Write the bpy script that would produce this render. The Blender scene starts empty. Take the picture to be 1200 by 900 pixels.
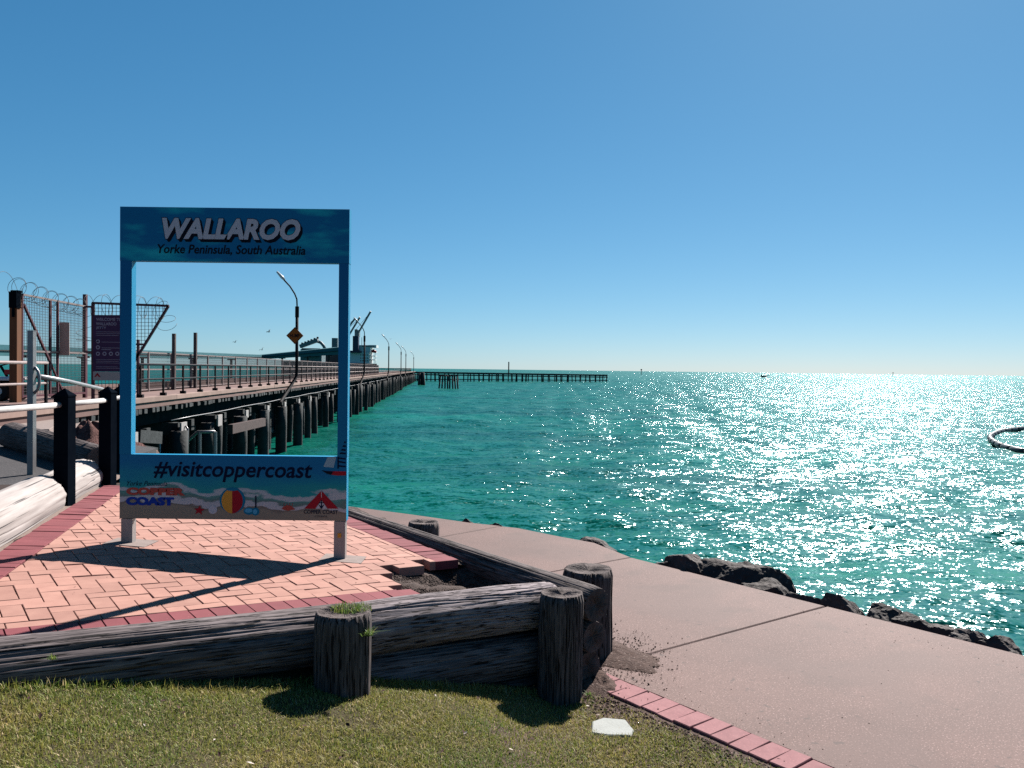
import bpy, math, random
import numpy as np
from mathutils import Vector, Matrix
sc = bpy.context.scene
col = sc.collection
rng = np.random.default_rng(7)
random.seed(7)
rad = math.radians

# ------------------------------------------------------------------ camera, sun, sky, exposure
F, CZ = 950.0, 1.29
PHI, PIT = math.atan(0.0124), math.atan(17.0 / 950)
_fw = np.array([0, math.cos(PIT), -math.sin(PIT)]); _r0 = np.array([1., 0, 0]); _u0 = np.array([0, math.sin(PIT), math.cos(PIT)])
_R = _r0 * math.cos(PHI) + _u0 * math.sin(PHI); _U = _u0 * math.cos(PHI) - _r0 * math.sin(PHI)
CAM = np.array([0, 0, CZ])
cam = bpy.data.cameras.new('camera'); camo = bpy.data.objects.new('camera', cam); col.objects.link(camo)
cam.sensor_width = 36; cam.lens = 36 * F / 1200; cam.clip_start = 0.05; cam.clip_end = 40000
camo.matrix_world = Matrix(((_R[0], _U[0], -_fw[0], 0), (_R[1], _U[1], -_fw[1], 0), (_R[2], _U[2], -_fw[2], CZ), (0, 0, 0, 1)))
sc.camera = camo

SUN_AZ, SUN_EL = rad(26.5), rad(40.0)          # azimuth clockwise from +Y
sd = bpy.data.lights.new('sun', 'SUN'); sd.energy = 5.0; sd.angle = rad(0.53); sd.color = (1.0, 0.955, 0.90)
so = bpy.data.objects.new('sun', sd); col.objects.link(so)
sv = Vector((math.sin(SUN_AZ) * math.cos(SUN_EL), math.cos(SUN_AZ) * math.cos(SUN_EL), math.sin(SUN_EL)))
so.rotation_euler = sv.to_track_quat('Z', 'Y').to_euler()

w = bpy.data.worlds.new('World'); sc.world = w; w.use_nodes = True
nt = w.node_tree; nt.nodes.clear()
wo = nt.nodes.new('ShaderNodeOutputWorld'); bg = nt.nodes.new('ShaderNodeBackground'); sk = nt.nodes.new('ShaderNodeTexSky')
sk.sky_type = 'NISHITA'; sk.sun_disc = False; sk.sun_elevation = SUN_EL; sk.sun_rotation = SUN_AZ
sk.air_density = 0.7; sk.dust_density = 0.18; sk.ozone_density = 4.0; sk.altitude = 0
SKY_STRENGTH, EXPOSURE = 0.06, 1.6
ALB = 0.66
# the photograph's deep teal-blue sky: a power curve per colour channel on the physical sky
SKY_GAIN, SKY_POW = (.0475, .129, .186), (1.13, .77, .66)
se = nt.nodes.new('ShaderNodeSeparateColor'); co = nt.nodes.new('ShaderNodeCombineColor'); nt.links.new(sk.outputs[0], se.inputs[0])
for _i in range(3):
    _p = nt.nodes.new('ShaderNodeMath'); _p.operation = 'POWER'; _p.inputs[1].default_value = SKY_POW[_i]
    _m = nt.nodes.new('ShaderNodeMath'); _m.operation = 'MULTIPLY'; _m.inputs[1].default_value = SKY_GAIN[_i] / 2 ** EXPOSURE / SKY_STRENGTH
    nt.links.new(se.outputs[_i], _p.inputs[0]); nt.links.new(_p.outputs[0], _m.inputs[0]); nt.links.new(_m.outputs[0], co.inputs[_i])
nt.links.new(co.outputs[0], bg.inputs[0]); bg.inputs[1].default_value = SKY_STRENGTH
nt.links.new(bg.outputs[0], wo.inputs[0])

sc.view_settings.view_transform = 'Standard'; sc.view_settings.look = 'None'
sc.view_settings.exposure = EXPOSURE; sc.view_settings.gamma = 1.0; sc.view_settings.use_curve_mapping = False
sc.render.engine = 'CYCLES'
sc.cycles.use_denoising = False; sc.cycles.use_adaptive_sampling = False
sc.cycles.caustics_reflective = False; sc.cycles.caustics_refractive = False
sc.cycles.max_bounces = 6; sc.cycles.diffuse_bounces = 3; sc.cycles.glossy_bounces = 3
sc.cycles.sample_clamp_indirect = .6

# ------------------------------------------------------------------ sight lines of the survey (pixel of the 1200x900 photo -> point on a real plane)
def ray(u, v): return _fw + _R * (u - 600) / F + _U * (450 - v) / F
def G(u, v, z=None, y=None):
    d = ray(u, v); t = (z - CZ) / d[2] if z is not None else y / d[1]
    return CAM + d * t
PX, PY, GX, GY = -1.155, 5.43, -.064, -.024
def zp(x, y): return GX * (x - PX) + GY * (y - PY)
def GP(u, v, dz=0.):
    d = ray(u, v); n = np.array([-GX, -GY, 1.]); k = dz - GX * PX - GY * PY
    return CAM + d * ((k - n @ CAM) / (n @ d))
def proj(p):
    q = np.asarray(p, float) - CAM; dd = q @ _fw
    return 600 + F * (q @ _R) / dd, 450 - F * (q @ _U) / dd, dd
SEA = -3.01

# ------------------------------------------------------------------ materials
MATS = {}
def rgb(c): return (c[0], c[1], c[2], 1)
def mat(name, c1, c2=None, scale=6, detail=4, stretch=(1, 1, 1), rough=.75, bump=0., bscale=None, bdist=.01, bstretch=None, metallic=0., rnd=0., spec=.22, contrast=.5, coord='Object', speck=None):
    m = bpy.data.materials.new(name); m.use_nodes = True; MATS[name] = m
    c1 = [x * ALB for x in c1]; c2 = [x * ALB for x in c2] if c2 is not None else None
    n = m.node_tree.nodes; L = m.node_tree.links; b = n['Principled BSDF']
    b.inputs['Roughness'].default_value = rough; b.inputs['Metallic'].default_value = metallic
    b.inputs['Specular IOR Level'].default_value = spec
    tc = n.new('ShaderNodeTexCoord'); mp = n.new('ShaderNodeMapping'); mp.inputs['Scale'].default_value = stretch
    L.new(tc.outputs[coord], mp.inputs[0])
    vec = mp.outputs[0]
    if rnd > 0:
        oi = n.new('ShaderNodeObjectInfo'); ad = n.new('ShaderNodeVectorMath'); ad.operation = 'ADD'
        ml = n.new('ShaderNodeMath'); ml.operation = 'MULTIPLY'; ml.inputs[1].default_value = 53.
        L.new(oi.outputs['Random'], ml.inputs[0]); L.new(vec, ad.inputs[0]); L.new(ml.outputs[0], ad.inputs[1]); vec = ad.outputs[0]
    out = None
    if c2 is not None:
        no = n.new('ShaderNodeTexNoise'); no.inputs['Scale'].default_value = scale; no.inputs['Detail'].default_value = detail
        no.inputs['Roughness'].default_value = .65
        L.new(vec, no.inputs['Vector'])
        cr = n.new('ShaderNodeValToRGB'); cr.color_ramp.elements[0].position = .5 - contrast / 2; cr.color_ramp.elements[1].position = .5 + contrast / 2
        cr.color_ramp.elements[0].color = rgb(c1); cr.color_ramp.elements[1].color = rgb(c2)
        L.new(no.outputs[0], cr.inputs[0]); out = cr.outputs[0]
    else:
        rg = n.new('ShaderNodeRGB'); rg.outputs[0].default_value = rgb(c1); out = rg.outputs[0]
    if speck:
        for (sscale, lo, scol, amt) in speck:
            s = n.new('ShaderNodeTexNoise'); s.inputs['Scale'].default_value = sscale; s.inputs['Detail'].default_value = 1
            L.new(tc.outputs[coord], s.inputs['Vector'])
            r2 = n.new('ShaderNodeMapRange'); r2.inputs[1].default_value = lo; r2.inputs[2].default_value = lo + .07; r2.inputs[4].default_value = amt
            L.new(s.outputs[0], r2.inputs[0])
            mx = n.new('ShaderNodeMix'); mx.data_type = 'RGBA'; L.new(r2.outputs[0], mx.inputs[0]); L.new(out, mx.inputs[6]); mx.inputs[7].default_value = rgb(scol)
            out = mx.outputs[2]
    if rnd > 0:
        hs = n.new('ShaderNodeHueSaturation'); mr = n.new('ShaderNodeMapRange'); mr.inputs[3].default_value = 1 - rnd; mr.inputs[4].default_value = 1 + rnd
        L.new(oi.outputs['Random'], mr.inputs[0]); L.new(mr.outputs[0], hs.inputs['Value']); L.new(out, hs.inputs['Color']); out = hs.outputs[0]
    L.new(out, b.inputs['Base Color'])
    if bump > 0:
        bn = n.new('ShaderNodeTexNoise'); bn.inputs['Scale'].default_value = bscale or scale; bn.inputs['Detail'].default_value = 5; bn.inputs['Roughness'].default_value = .7
        bv = vec
        if bstretch:
            m2 = n.new('ShaderNodeMapping'); m2.inputs['Scale'].default_value = bstretch; L.new(tc.outputs[coord], m2.inputs[0]); bv = m2.outputs[0]
        L.new(bv, bn.inputs['Vector'])
        bp = n.new('ShaderNodeBump'); bp.inputs['Strength'].default_value = bump; bp.inputs['Distance'].default_value = bdist
        L.new(bn.outputs[0], bp.inputs['Height']); L.new(bp.outputs[0], b.inputs['Normal'])
    return m

mat('peach_paver', (.325, .160, .126), (.42, .222, .174), 9, rough=.85, bump=.25, bscale=160, bdist=.002, rnd=.11, speck=[(60, .66, (.22, .10, .075), .6), (13, .60, (.25, .125, .10), .35)])
mat('red_paver', (.165, .037, .045), (.215, .052, .06), 9, rough=.85, bump=.25, bscale=160, bdist=.002, rnd=.10, speck=[(60, .68, (.27, .11, .10), .5)])
mat('pink_edging', (.215, .085, .092), (.29, .13, .135), 14, rough=.85, bump=.3, bscale=120, bdist=.002, rnd=.10, speck=[(80, .62, (.3, .12, .12), .5)])
mat('sand_bed', (.022, .013, .011), (.045, .026, .022), 30, rough=1, bump=.5, bscale=120)
mat('gravel', (.045, .031, .026), (.13, .092, .08), 110, detail=2, rough=1, bump=1, bscale=120, bdist=.012, contrast=.3)
mat('red_gravel', (.05, .018, .016), (.16, .075, .065), 40, detail=3, rough=1, bump=1, bscale=50, bdist=.02, contrast=.3)
mat('exposed_concrete', (.100, .055, .047), (.155, .086, .073), 1.3, detail=6, rough=.8, bump=.35, bscale=150, bdist=.003, coord='Object',
    speck=[(105, .625, (.30, .20, .185), .6), (110, .60, (.030, .018, .016), .65), (.8, .55, (.070, .043, .038), .45), (2.7, .63, (.055, .034, .030), .35), (17, .70, (.03, .02, .018), .6)])
mat('asphalt', (.035, .032, .034), (.055, .050, .052), 2, detail=8, rough=.9, bump=.6, bscale=90, bdist=.006, speck=[(70, .63, (.14, .12, .12), .6)])
mat('washed_sand', (.16, .115, .098), (.24, .18, .155), 40, rough=1, bump=.6, bscale=90)
mat('soil', (.050, .029, .024), (.125, .078, .064), 22, detail=6, rough=1, bump=.8, bscale=60, bdist=.02, speck=[(70, .64, (.22, .17, .15), .7)])
mat('lawn_soil', (.035, .028, .010), (.085, .065, .03), 8, detail=6, rough=1, bump=.8, bscale=60, bdist=.02)
mat('rock_bank', (.03, .024, .024), (.09, .07, .065), 2.5, rough=.9, bump=1, bscale=4, bdist=.15)
mat('rock', (.013, .0095, .0095), (.090, .066, .060), 5, detail=8, rough=.8, bump=.8, bscale=14, bdist=.03, rnd=.35, speck=[(30, .66, (.16, .13, .12), .5)])
def wood(name, c1, c2, dark=None, rough=.85, bump=.8, rnd=.1, fine=46, crack=.60, blotch=(.62, 1.2), zs=.05):
    """weathered timber: long fine grain and dark splits along the local Z axis"""
    m = bpy.data.materials.new(name); m.use_nodes = True; MATS[name] = m
    n = m.node_tree.nodes; L = m.node_tree.links; b = n['Principled BSDF']; b.inputs['Roughness'].default_value = rough; b.inputs['Specular IOR Level'].default_value = .15
    c1 = [x * ALB for x in c1]; c2 = [x * ALB for x in c2]; dark = dark or [x * .25 for x in c1]
    tc = n.new('ShaderNodeTexCoord'); oi = n.new('ShaderNodeObjectInfo')
    ml = n.new('ShaderNodeMath'); ml.operation = 'MULTIPLY'; ml.inputs[1].default_value = 37.; L.new(oi.outputs['Random'], ml.inputs[0])
    def noise(scale, zs, detail, rough_=.6):
        mp = n.new('ShaderNodeMapping'); mp.inputs['Scale'].default_value = (1, 1, zs); L.new(tc.outputs['Object'], mp.inputs[0])
        ad = n.new('ShaderNodeVectorMath'); ad.operation = 'ADD'; L.new(mp.outputs[0], ad.inputs[0]); L.new(ml.outputs[0], ad.inputs[1])
        t = n.new('ShaderNodeTexNoise'); t.inputs['Scale'].default_value = scale; t.inputs['Detail'].default_value = detail; t.inputs['Roughness'].default_value = rough_; L.new(ad.outputs[0], t.inputs['Vector']); return t.outputs[0]
    a = noise(fine, .06, 4); k = noise(fine * 1.4, zs, 2, .5); big = noise(5, .3, 3)
    cr = n.new('ShaderNodeValToRGB'); cr.color_ramp.elements[0].position = .30; cr.color_ramp.elements[1].position = .68; cr.color_ramp.elements[0].color = rgb(c1); cr.color_ramp.elements[1].color = rgb(c2); L.new(a, cr.inputs[0])
    mr = n.new('ShaderNodeMapRange'); mr.inputs[1].default_value = .34; mr.inputs[2].default_value = .70; mr.inputs[3].default_value = blotch[0]; mr.inputs[4].default_value = blotch[1]; L.new(big, mr.inputs[0])
    hs = n.new('ShaderNodeHueSaturation'); L.new(cr.outputs[0], hs.inputs['Color']); L.new(mr.outputs[0], hs.inputs['Value'])
    cm = n.new('ShaderNodeMapRange'); cm.inputs[1].default_value = crack - .02; cm.inputs[2].default_value = crack + .02; L.new(k, cm.inputs[0])
    mx = n.new('ShaderNodeMix'); mx.data_type = 'RGBA'; L.new(cm.outputs[0], mx.inputs[0]); L.new(hs.outputs[0], mx.inputs[6]); mx.inputs[7].default_value = rgb(dark); L.new(mx.outputs[2], b.inputs['Base Color'])
    h = n.new('ShaderNodeMath'); h.operation = 'SUBTRACT'; L.new(a, h.inputs[0]); L.new(cm.outputs[0], h.inputs[1])
    bp = n.new('ShaderNodeBump'); bp.inputs['Strength'].default_value = bump; bp.inputs['Distance'].default_value = .007; L.new(h.outputs[0], bp.inputs['Height']); L.new(bp.outputs[0], b.inputs['Normal']); return m
wood('weathered_wood', (.17, .14, .143), (.40, .335, .345), dark=(.010, .008, .009), crack=.59, fine=95, bump=.5, zs=.075)
wood('grey_wood', (.085, .068, .069), (.235, .192, .19), dark=(.010, .008, .008), crack=.59, fine=90, bump=.5, zs=.05)
wood('dark_wood', (.040, .032, .031), (.19, .15, .145), dark=(.008, .006, .006), crack=.60, fine=85, bump=.5, zs=.06)
wood('white_wood', (.33, .285, .265), (.44, .395, .375), dark=(.05, .045, .045), bump=.3, fine=34, crack=.63, blotch=(.88, 1.06), zs=.012)
wood('post_wood', (.040, .033, .032), (.17, .14, .137), dark=(.008, .006, .006), crack=.59, fine=80)
mat('end_grain', (.045, .036, .034), (.21, .165, .155), 9, detail=6, rough=.95, bump=1, bscale=22, bdist=.02, rnd=.1)
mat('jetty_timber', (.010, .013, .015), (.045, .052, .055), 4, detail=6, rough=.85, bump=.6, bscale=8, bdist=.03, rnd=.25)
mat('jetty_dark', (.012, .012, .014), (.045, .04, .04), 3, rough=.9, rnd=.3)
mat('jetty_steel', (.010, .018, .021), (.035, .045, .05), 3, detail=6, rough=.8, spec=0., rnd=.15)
mat('deck', (.15, .088, .078), (.22, .135, .118), 1.2, detail=6, rough=.9, stretch=(1, 1, 1))
mat('kerb_timber', (.25, .16, .135), (.36, .25, .21), 3, detail=5, rough=.9, rnd=.12)
mat('white_plate', (.3, .28, .27), (.45, .42, .41), 12, rough=.7)
mat('galvanised', (.22, .21, .22), (.32, .31, .31), 8, rough=.45, metallic=.6, rnd=.05)
mat('rail_pipe', (.24, .18, .17), (.33, .26, .25), 8, rough=.5, metallic=.3)
mat('dark_steel', (.012, .009, .011), (.022, .018, .02), 8, rough=.7, spec=.05)
mat('rust_beam', (.035, .018, .018), (.08, .045, .04), 6, rough=.8)
mat('maroon_steel', (.075, .02, .035), (.12, .04, .05), 10, rough=.6)
mat('wire', (.05, .05, .055), None, rough=.6)
mat('orange_wood', (.13, .045, .018), (.22, .085, .035), 8, stretch=(1, 1, .1), rough=.8)
mat('black_paint', (.003, .005, .009), (.006, .009, .014), 10, rough=.5, spec=.0, bump=.1, bscale=40)
mat('white_pipe', (.44, .42, .41), (.55, .53, .51), 12, rough=.55, bump=.2, bscale=60, bdist=.002)
mat('alu_leg', (.34, .30, .29), (.44, .40, .38), 14, stretch=(1, 1, .1), rough=.45, metallic=.3)
mat('footing', (.20, .155, .14), (.28, .22, .2), 15, rough=.9, bump=.3, bscale=80)
mat('valve_cover', (.29, .30, .28), (.37, .38, .36), 12, rough=.8, bump=.3, bscale=70, speck=[(40, .68, (.2, .17, .14), .7)])
mat('sign_edge', (.0015, .25, .46), None, rough=.45)
mat('letter_grey', (.60, .57, .61), None, spec=.05, rough=.6)
mat('letter_black', (.008, .010, .02), None, spec=.05, rough=.6)
mat('letter_navy', (.003, .008, .035), None, spec=.05, rough=.6)
mat('print_coral', (.46, .08, .06), None, spec=.05, rough=.6)
mat('print_blue', (.012, .05, .34), None, spec=.05, rough=.6)
mat('print_red', (.40, .018, .03), None, spec=.05, rough=.6)
mat('print_orange', (.75, .34, .05), None, spec=.05, rough=.6)
mat('print_teal', (.01, .20, .33), None, spec=.05, rough=.6)
mat('print_sky', (.10, .42, .62), None, spec=.05, rough=.6)
mat('print_white', (.62, .60, .62), None, spec=.05, rough=.6)
mat('print_pale', (.30, .44, .5), None, spec=.05, rough=.6)
mat('purple_board', (.075, .035, .085), (.09, .045, .10), 3, spec=.05, rough=.6)
mat('board_text', (.42, .34, .40), None, spec=.05, rough=.6)
mat('board_white', (.50, .42, .38), None, spec=.05, rough=.6)
mat('tan_board', (.62, .42, .33), (.68, .48, .38), 4, rough=.7)
mat('hump_orange', (.42, .10, .02), None, spec=.05, rough=.55)
mat('lamp_head', (.6, .6, .58), None, rough=.4)
mat('conveyor_teal', (.012, .10, .125), (.02, .13, .155), .3, rough=.6)
mat('conveyor_pale', (.02, .115, .135), (.03, .14, .16), .3, rough=.6)
mat('ship_white', (.62, .66, .66), (.72, .75, .75), .4, rough=.5)
mat('ship_hull', (.10, .045, .045), (.15, .07, .065), .2, rough=.6)
mat('ship_dark', (.012, .02, .05), (.02, .03, .07), .3, rough=.5)
mat('ship_window', (.02, .03, .04), None, rough=.2)
mat('lifeboat_red', (.5, .03, .03), None, rough=.4)
mat('crane_grey', (.10, .14, .16), (.16, .2, .22), .4, rough=.6)
mat('boom_black', (.018, .026, .03), (.05, .06, .065), 3, rough=.5)
mat('gull', (.10, .09, .09), (.2, .18, .18), 4, rough=.8)
mat('tyre', (.012, .012, .012), None, rough=.85)
mat('bike_red', (.45, .02, .02), None, rough=.35)
mat('bike_white', (.7, .68, .66), None, rough=.35)
mat('leaf_debris', (.05, .018, .016), None, rough=.9)

# ---- blades: colour from a per-blade attribute
def blade_mat():
    m = bpy.data.materials.new('grass_blade'); m.use_nodes = True; MATS['grass_blade'] = m
    n = m.node_tree.nodes; L = m.node_tree.links; b = n['Principled BSDF']
    at = n.new('ShaderNodeAttribute'); at.attribute_name = 'blade_colour'
    b.inputs['Roughness'].default_value = .6; b.inputs['Specular IOR Level'].default_value = .25
    tr = n.new('ShaderNodeBsdfTranslucent'); ad = n.new('ShaderNodeMixShader'); ad.inputs[0].default_value = .35
    L.new(at.outputs['Color'], b.inputs['Base Color']); L.new(at.outputs['Color'], tr.inputs['Color'])
    L.new(b.outputs[0], ad.inputs[1]); L.new(tr.outputs[0], ad.inputs[2]); L.new(ad.outputs[0], n['Material Output'].inputs[0])
blade_mat()

# ---- sea: body colour + wave slopes from noise (analytic normal so distance does not flatten it)
FRESNEL_CAP = .27
def sea_mat():
    m = bpy.data.materials.new('sea_water'); m.use_nodes = True; MATS['sea_water'] = m
    n = m.node_tree.nodes; L = m.node_tree.links; b = n['Principled BSDF']
    n.remove(b); df = n.new('ShaderNodeBsdfDiffuse'); gl = n.new('ShaderNodeBsdfGlossy'); ms = n.new('ShaderNodeMixShader')
    gl.inputs['Roughness'].default_value = .15; gl.inputs['Color'].default_value = (.66, .90, .93, 1)
    L.new(df.outputs[0], ms.inputs[1]); L.new(gl.outputs[0], ms.inputs[2]); L.new(ms.outputs[0], n['Material Output'].inputs[0])
    g = n.new('ShaderNodeNewGeometry')
    def noise(sx, sy, detail, rough=.55, off=0):
        mp = n.new('ShaderNodeMapping'); mp.inputs['Scale'].default_value = (sx, sy, 1); mp.inputs['Location'].default_value = (off, off * .7, 0); mp.inputs['Rotation'].default_value = (0, 0, rad(-9))
        L.new(g.outputs['Position'], mp.inputs[0])
        t = n.new('ShaderNodeTexNoise'); t.inputs['Scale'].default_value = 1; t.inputs['Detail'].default_value = detail; t.inputs['Roughness'].default_value = rough
        L.new(mp.outputs[0], t.inputs['Vector']); return t
    def slope(t, k):
        s = n.new('ShaderNodeVectorMath'); s.operation = 'SUBTRACT'; L.new(t.outputs['Color'], s.inputs[0]); s.inputs[1].default_value = (.5, .5, .5)
        q = n.new('ShaderNodeVectorMath'); q.operation = 'MULTIPLY'; L.new(s.outputs[0], q.inputs[0]); q.inputs[1].default_value = (k * .8, k, 0); return q.outputs[0]
    def add(a, c):
        s = n.new('ShaderNodeVectorMath'); s.operation = 'ADD'; L.new(a, s.inputs[0]); L.new(c, s.inputs[1]); return s.outputs[0]
    big = slope(noise(.14, .40, 2), .40); mid = slope(noise(.9, 2.4, 3, .6, 11), 1.15); fine = slope(noise(4.2, 6.5, 3, .6, 37), 1.75); tiny = slope(noise(12, 13, 2, .5, 61), .95)
    tot = add(add(big, mid), add(fine, tiny))
    tot = add(tot, g.outputs['Normal'])
    nm = n.new('ShaderNodeVectorMath'); nm.operation = 'NORMALIZE'; L.new(tot, nm.inputs[0]); L.new(nm.outputs[0], gl.inputs['Normal']); L.new(nm.outputs[0], df.inputs['Normal']); 
    # reflectance of the sloping facet: 2 % face on, rising towards grazing, limited where neighbouring waves would hide the facet
    dt = n.new('ShaderNodeVectorMath'); dt.operation = 'DOT_PRODUCT'; L.new(nm.outputs[0], dt.inputs[0]); L.new(g.outputs['Incoming'], dt.inputs[1])
    def mth(op, a, c_, cl=False):
        q = n.new('ShaderNodeMath'); q.operation = op; q.use_clamp = cl
        for k_, v_ in enumerate((a, c_)):
            if isinstance(v_, (int, float)): q.inputs[k_].default_value = v_
            else: L.new(v_, q.inputs[k_])
        return q.outputs[0]
    fac = mth('ADD', mth('MULTIPLY', mth('POWER', mth('SUBTRACT', 1., dt.outputs['Value'], True), 5.), .75), .018)
    L.new(mth('MINIMUM', fac, FRESNEL_CAP), ms.inputs[0])
    c = noise(.035, .10, 4, .6, 5)
    cr = n.new('ShaderNodeValToRGB'); cr.color_ramp.elements[0].position = .32; cr.color_ramp.elements[1].position = .68
    cr.color_ramp.elements[0].color = (.0003, .042, .033, 1); cr.color_ramp.elements[1].color = (.0004, .082, .057, 1)
    L.new(c.outputs[0], cr.inputs[0]); L.new(cr.outputs[0], df.inputs['Color'])
sea_mat()

# ---- printed panels of the frame sign
def print_mat(name, kind):
    m = bpy.data.materials.new(name); m.use_nodes = True; MATS[name] = m
    n = m.node_tree.nodes; L = m.node_tree.links; b = n['Principled BSDF']; b.inputs['Roughness'].default_value = .5; b.inputs['Specular IOR Level'].default_value = .12
    tc = n.new('ShaderNodeTexCoord'); sp = n.new('ShaderNodeSeparateXYZ'); L.new(tc.outputs['Object'], sp.inputs[0])
    def noise(sx, sz, detail=3, seed=0):
        mp = n.new('ShaderNodeMapping'); mp.inputs['Scale'].default_value = (sx, 0, sz); mp.inputs['Location'].default_value = (seed, 0, seed)
        L.new(tc.outputs['Object'], mp.inputs[0]); t = n.new('ShaderNodeTexNoise'); t.inputs['Scale'].default_value = 1; t.inputs['Detail'].default_value = detail
        L.new(mp.outputs[0], t.inputs['Vector']); return t.outputs[0]
    def math_(op, a, bb):
        q = n.new('ShaderNodeMath'); q.operation = op
        for i, s in enumerate((a, bb)):
            if isinstance(s, (int, float)): q.inputs[i].default_value = s
            else: L.new(s, q.inputs[i])
        return q.outputs[0]
    def ramp(src, els, interp='LINEAR'):
        cr = n.new('ShaderNodeValToRGB'); cr.color_ramp.interpolation = interp
        e = cr.color_ramp.elements
        while len(e) < len(els): e.new(.5)
        for x, (p, c) in zip(e, els): x.position = p; x.color = rgb(c)
        L.new(src, cr.inputs[0]); return cr.outputs[0]
    if kind == 'top':
        f = noise(2.2, 7.5, 4, 3.3)
        c = ramp(f, [(.0, (.0012, .10, .225)), (.5, (.0016, .115, .245)), (.62, (.006, .27, .345)), (.73, (.014, .36, .41))])
    elif kind == 'side':
        c = ramp(math_('MULTIPLY', sp.outputs[2], .5), [(.25, (.0015, .125, .235)), (1., (.0013, .088, .22))])
    else:
        f = math_('ADD', math_('SUBTRACT', sp.outputs[2], .26), math_('MULTIPLY', math_('SUBTRACT', noise(2.3, 6, 4, 1.7), .5), .30))
        f = math_('ADD', f, math_('MULTIPLY', math_('ADD', sp.outputs[0], 1.87), .035))
        f = math_('MULTIPLY', f, 1 / .44)
        c = ramp(f, [(.0, (.19, .16, .12)), (.30, (.21, .175, .13)), (.345, (.13, .11, .09)), (.355, (.38, .355, .36)), (.43, (.34, .335, .34)), (.445, (.10, .14, .125)), (.50, (.07, .19, .17)), (.515, (.34, .35, .355)), (.56, (.3, .33, .34)), (.575, (.010, .20, .205)), (.70, (.004, .165, .225)), (.95, (.0018, .11, .235))])
    L.new(c, b.inputs['Base Color'])
print_mat('print_top', 'top'); print_mat('print_side', 'side'); print_mat('print_bottom', 'bottom')

# ------------------------------------------------------------------ mesh helpers
class MB:
    def __init__(s): s.v = []; s.f = []; s.m = []
    def add(s, vs, fs, mi=0):
        o = len(s.v); s.v += [tuple(map(float, p)) for p in vs]; s.f += [tuple(i + o for i in f) for f in fs]; s.m += [mi] * len(fs); return s
    def box(s, c, size, ax=None, mi=0):
        """box with centre c, size along the axes ax (3 unit vectors)"""
        c = np.array(c, float); ax = np.eye(3) if ax is None else np.array(ax, float); h = np.array(size, float) / 2
        vs = [c + ax[0] * h[0] * i + ax[1] * h[1] * j + ax[2] * h[2] * k for k in (-1, 1) for j in (-1, 1) for i in (-1, 1)]
        return s.add(vs, [(0, 2, 3, 1), (4, 5, 7, 6), (0, 1, 5, 4), (2, 6, 7, 3), (0, 4, 6, 2), (1, 3, 7, 5)], mi)
    def beam(s, a, b, wd, ht, up=(0, 0, 1), mi=0):
        a = np.array(a, float); b = np.array(b, float); d = b - a; l = np.linalg.norm(d); d /= l
        up = np.array(up, float); sd_ = np.cross(d, up); sd_ /= np.linalg.norm(sd_); u2 = np.cross(sd_, d)
        return s.box((a + b) / 2, (wd, l, ht), (sd_, d, u2), mi)
    def tube(s, pts, r, n=8, cap=True, mi=0):
        pts = [np.array(p, float) for p in pts]; rr = r if hasattr(r, '__len__') else [r] * len(pts)
        rings = []; prev = None
        for i, p in enumerate(pts):
            d = pts[min(i + 1, len(pts) - 1)] - pts[max(i - 1, 0)]; d /= (np.linalg.norm(d) or 1)
            ref = prev if prev is not None else (np.array([0, 0, 1.]) if abs(d[2]) < .9 else np.array([1., 0, 0]))
            x = ref - d * (ref @ d); x /= np.linalg.norm(x); prev = x; y = np.cross(d, x)
            rings.append([p + rr[i] * (x * math.cos(2 * math.pi * k / n) + y * math.sin(2 * math.pi * k / n)) for k in range(n)])
        vs = [q for rg_ in rings for q in rg_]; fs = []
        for i in range(len(pts) - 1):
            for k in range(n):
                fs.append((i * n + k, i * n + (k + 1) % n, (i + 1) * n + (k + 1) % n, (i + 1) * n + k))
        if cap: fs.append(tuple(range(n))[::-1]); fs.append(tuple((len(pts) - 1) * n + k for k in range(n)))
        return s.add(vs, fs, mi)
    def prism(s, poly, z0, z1, mi=0, cham=0.):
        """poly of (x,y) counter-clockwise; z0/z1 numbers or functions of x,y"""
        f0 = z0 if callable(z0) else (lambda x, y: z0); f1 = z1 if callable(z1) else (lambda x, y: z1); n = len(poly)
        vs = [(x, y, f0(x, y)) for x, y in poly]
        if cham:
            cx = sum(p[0] for p in poly) / n; cy = sum(p[1] for p in poly) / n
            vs += [(x, y, f1(x, y) - cham) for x, y in poly]
            ins = []
            for x, y in poly:
                dx, dy = x - cx, y - cy; l = math.hypot(dx, dy); k = max(0, (l - cham * 1.4) / l); ins.append((cx + dx * k, cy + dy * k, f1(x, y)))
            vs += ins; L = 3
        else: vs += [(x, y, f1(x, y)) for x, y in poly]; L = 2
        fs = [tuple(range(n))[::-1], tuple((L - 1) * n + i for i in range(n))]
        for l in range(L - 1):
            for i in range(n): fs.append((l * n + i, l * n + (i + 1) % n, (l + 1) * n + (i + 1) % n, (l + 1) * n + i))
        return s.add(vs, fs, mi)
    def mesh(s, name, mats, smooth=False):
        me = bpy.data.meshes.new(name); me.from_pydata(s.v, [], s.f)
        for m in ([mats] if isinstance(mats, str) else mats): me.materials.append(MATS[m])
        if any(s.m): me.polygons.foreach_set('material_index', s.m)
        if smooth: me.polygons.foreach_set('use_smooth', [True] * len(s.f))
        me.update(); return me
    def obj(s, name, mats, parent=None, smooth=False): return link(name, s.mesh(name, mats, smooth), parent)

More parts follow.
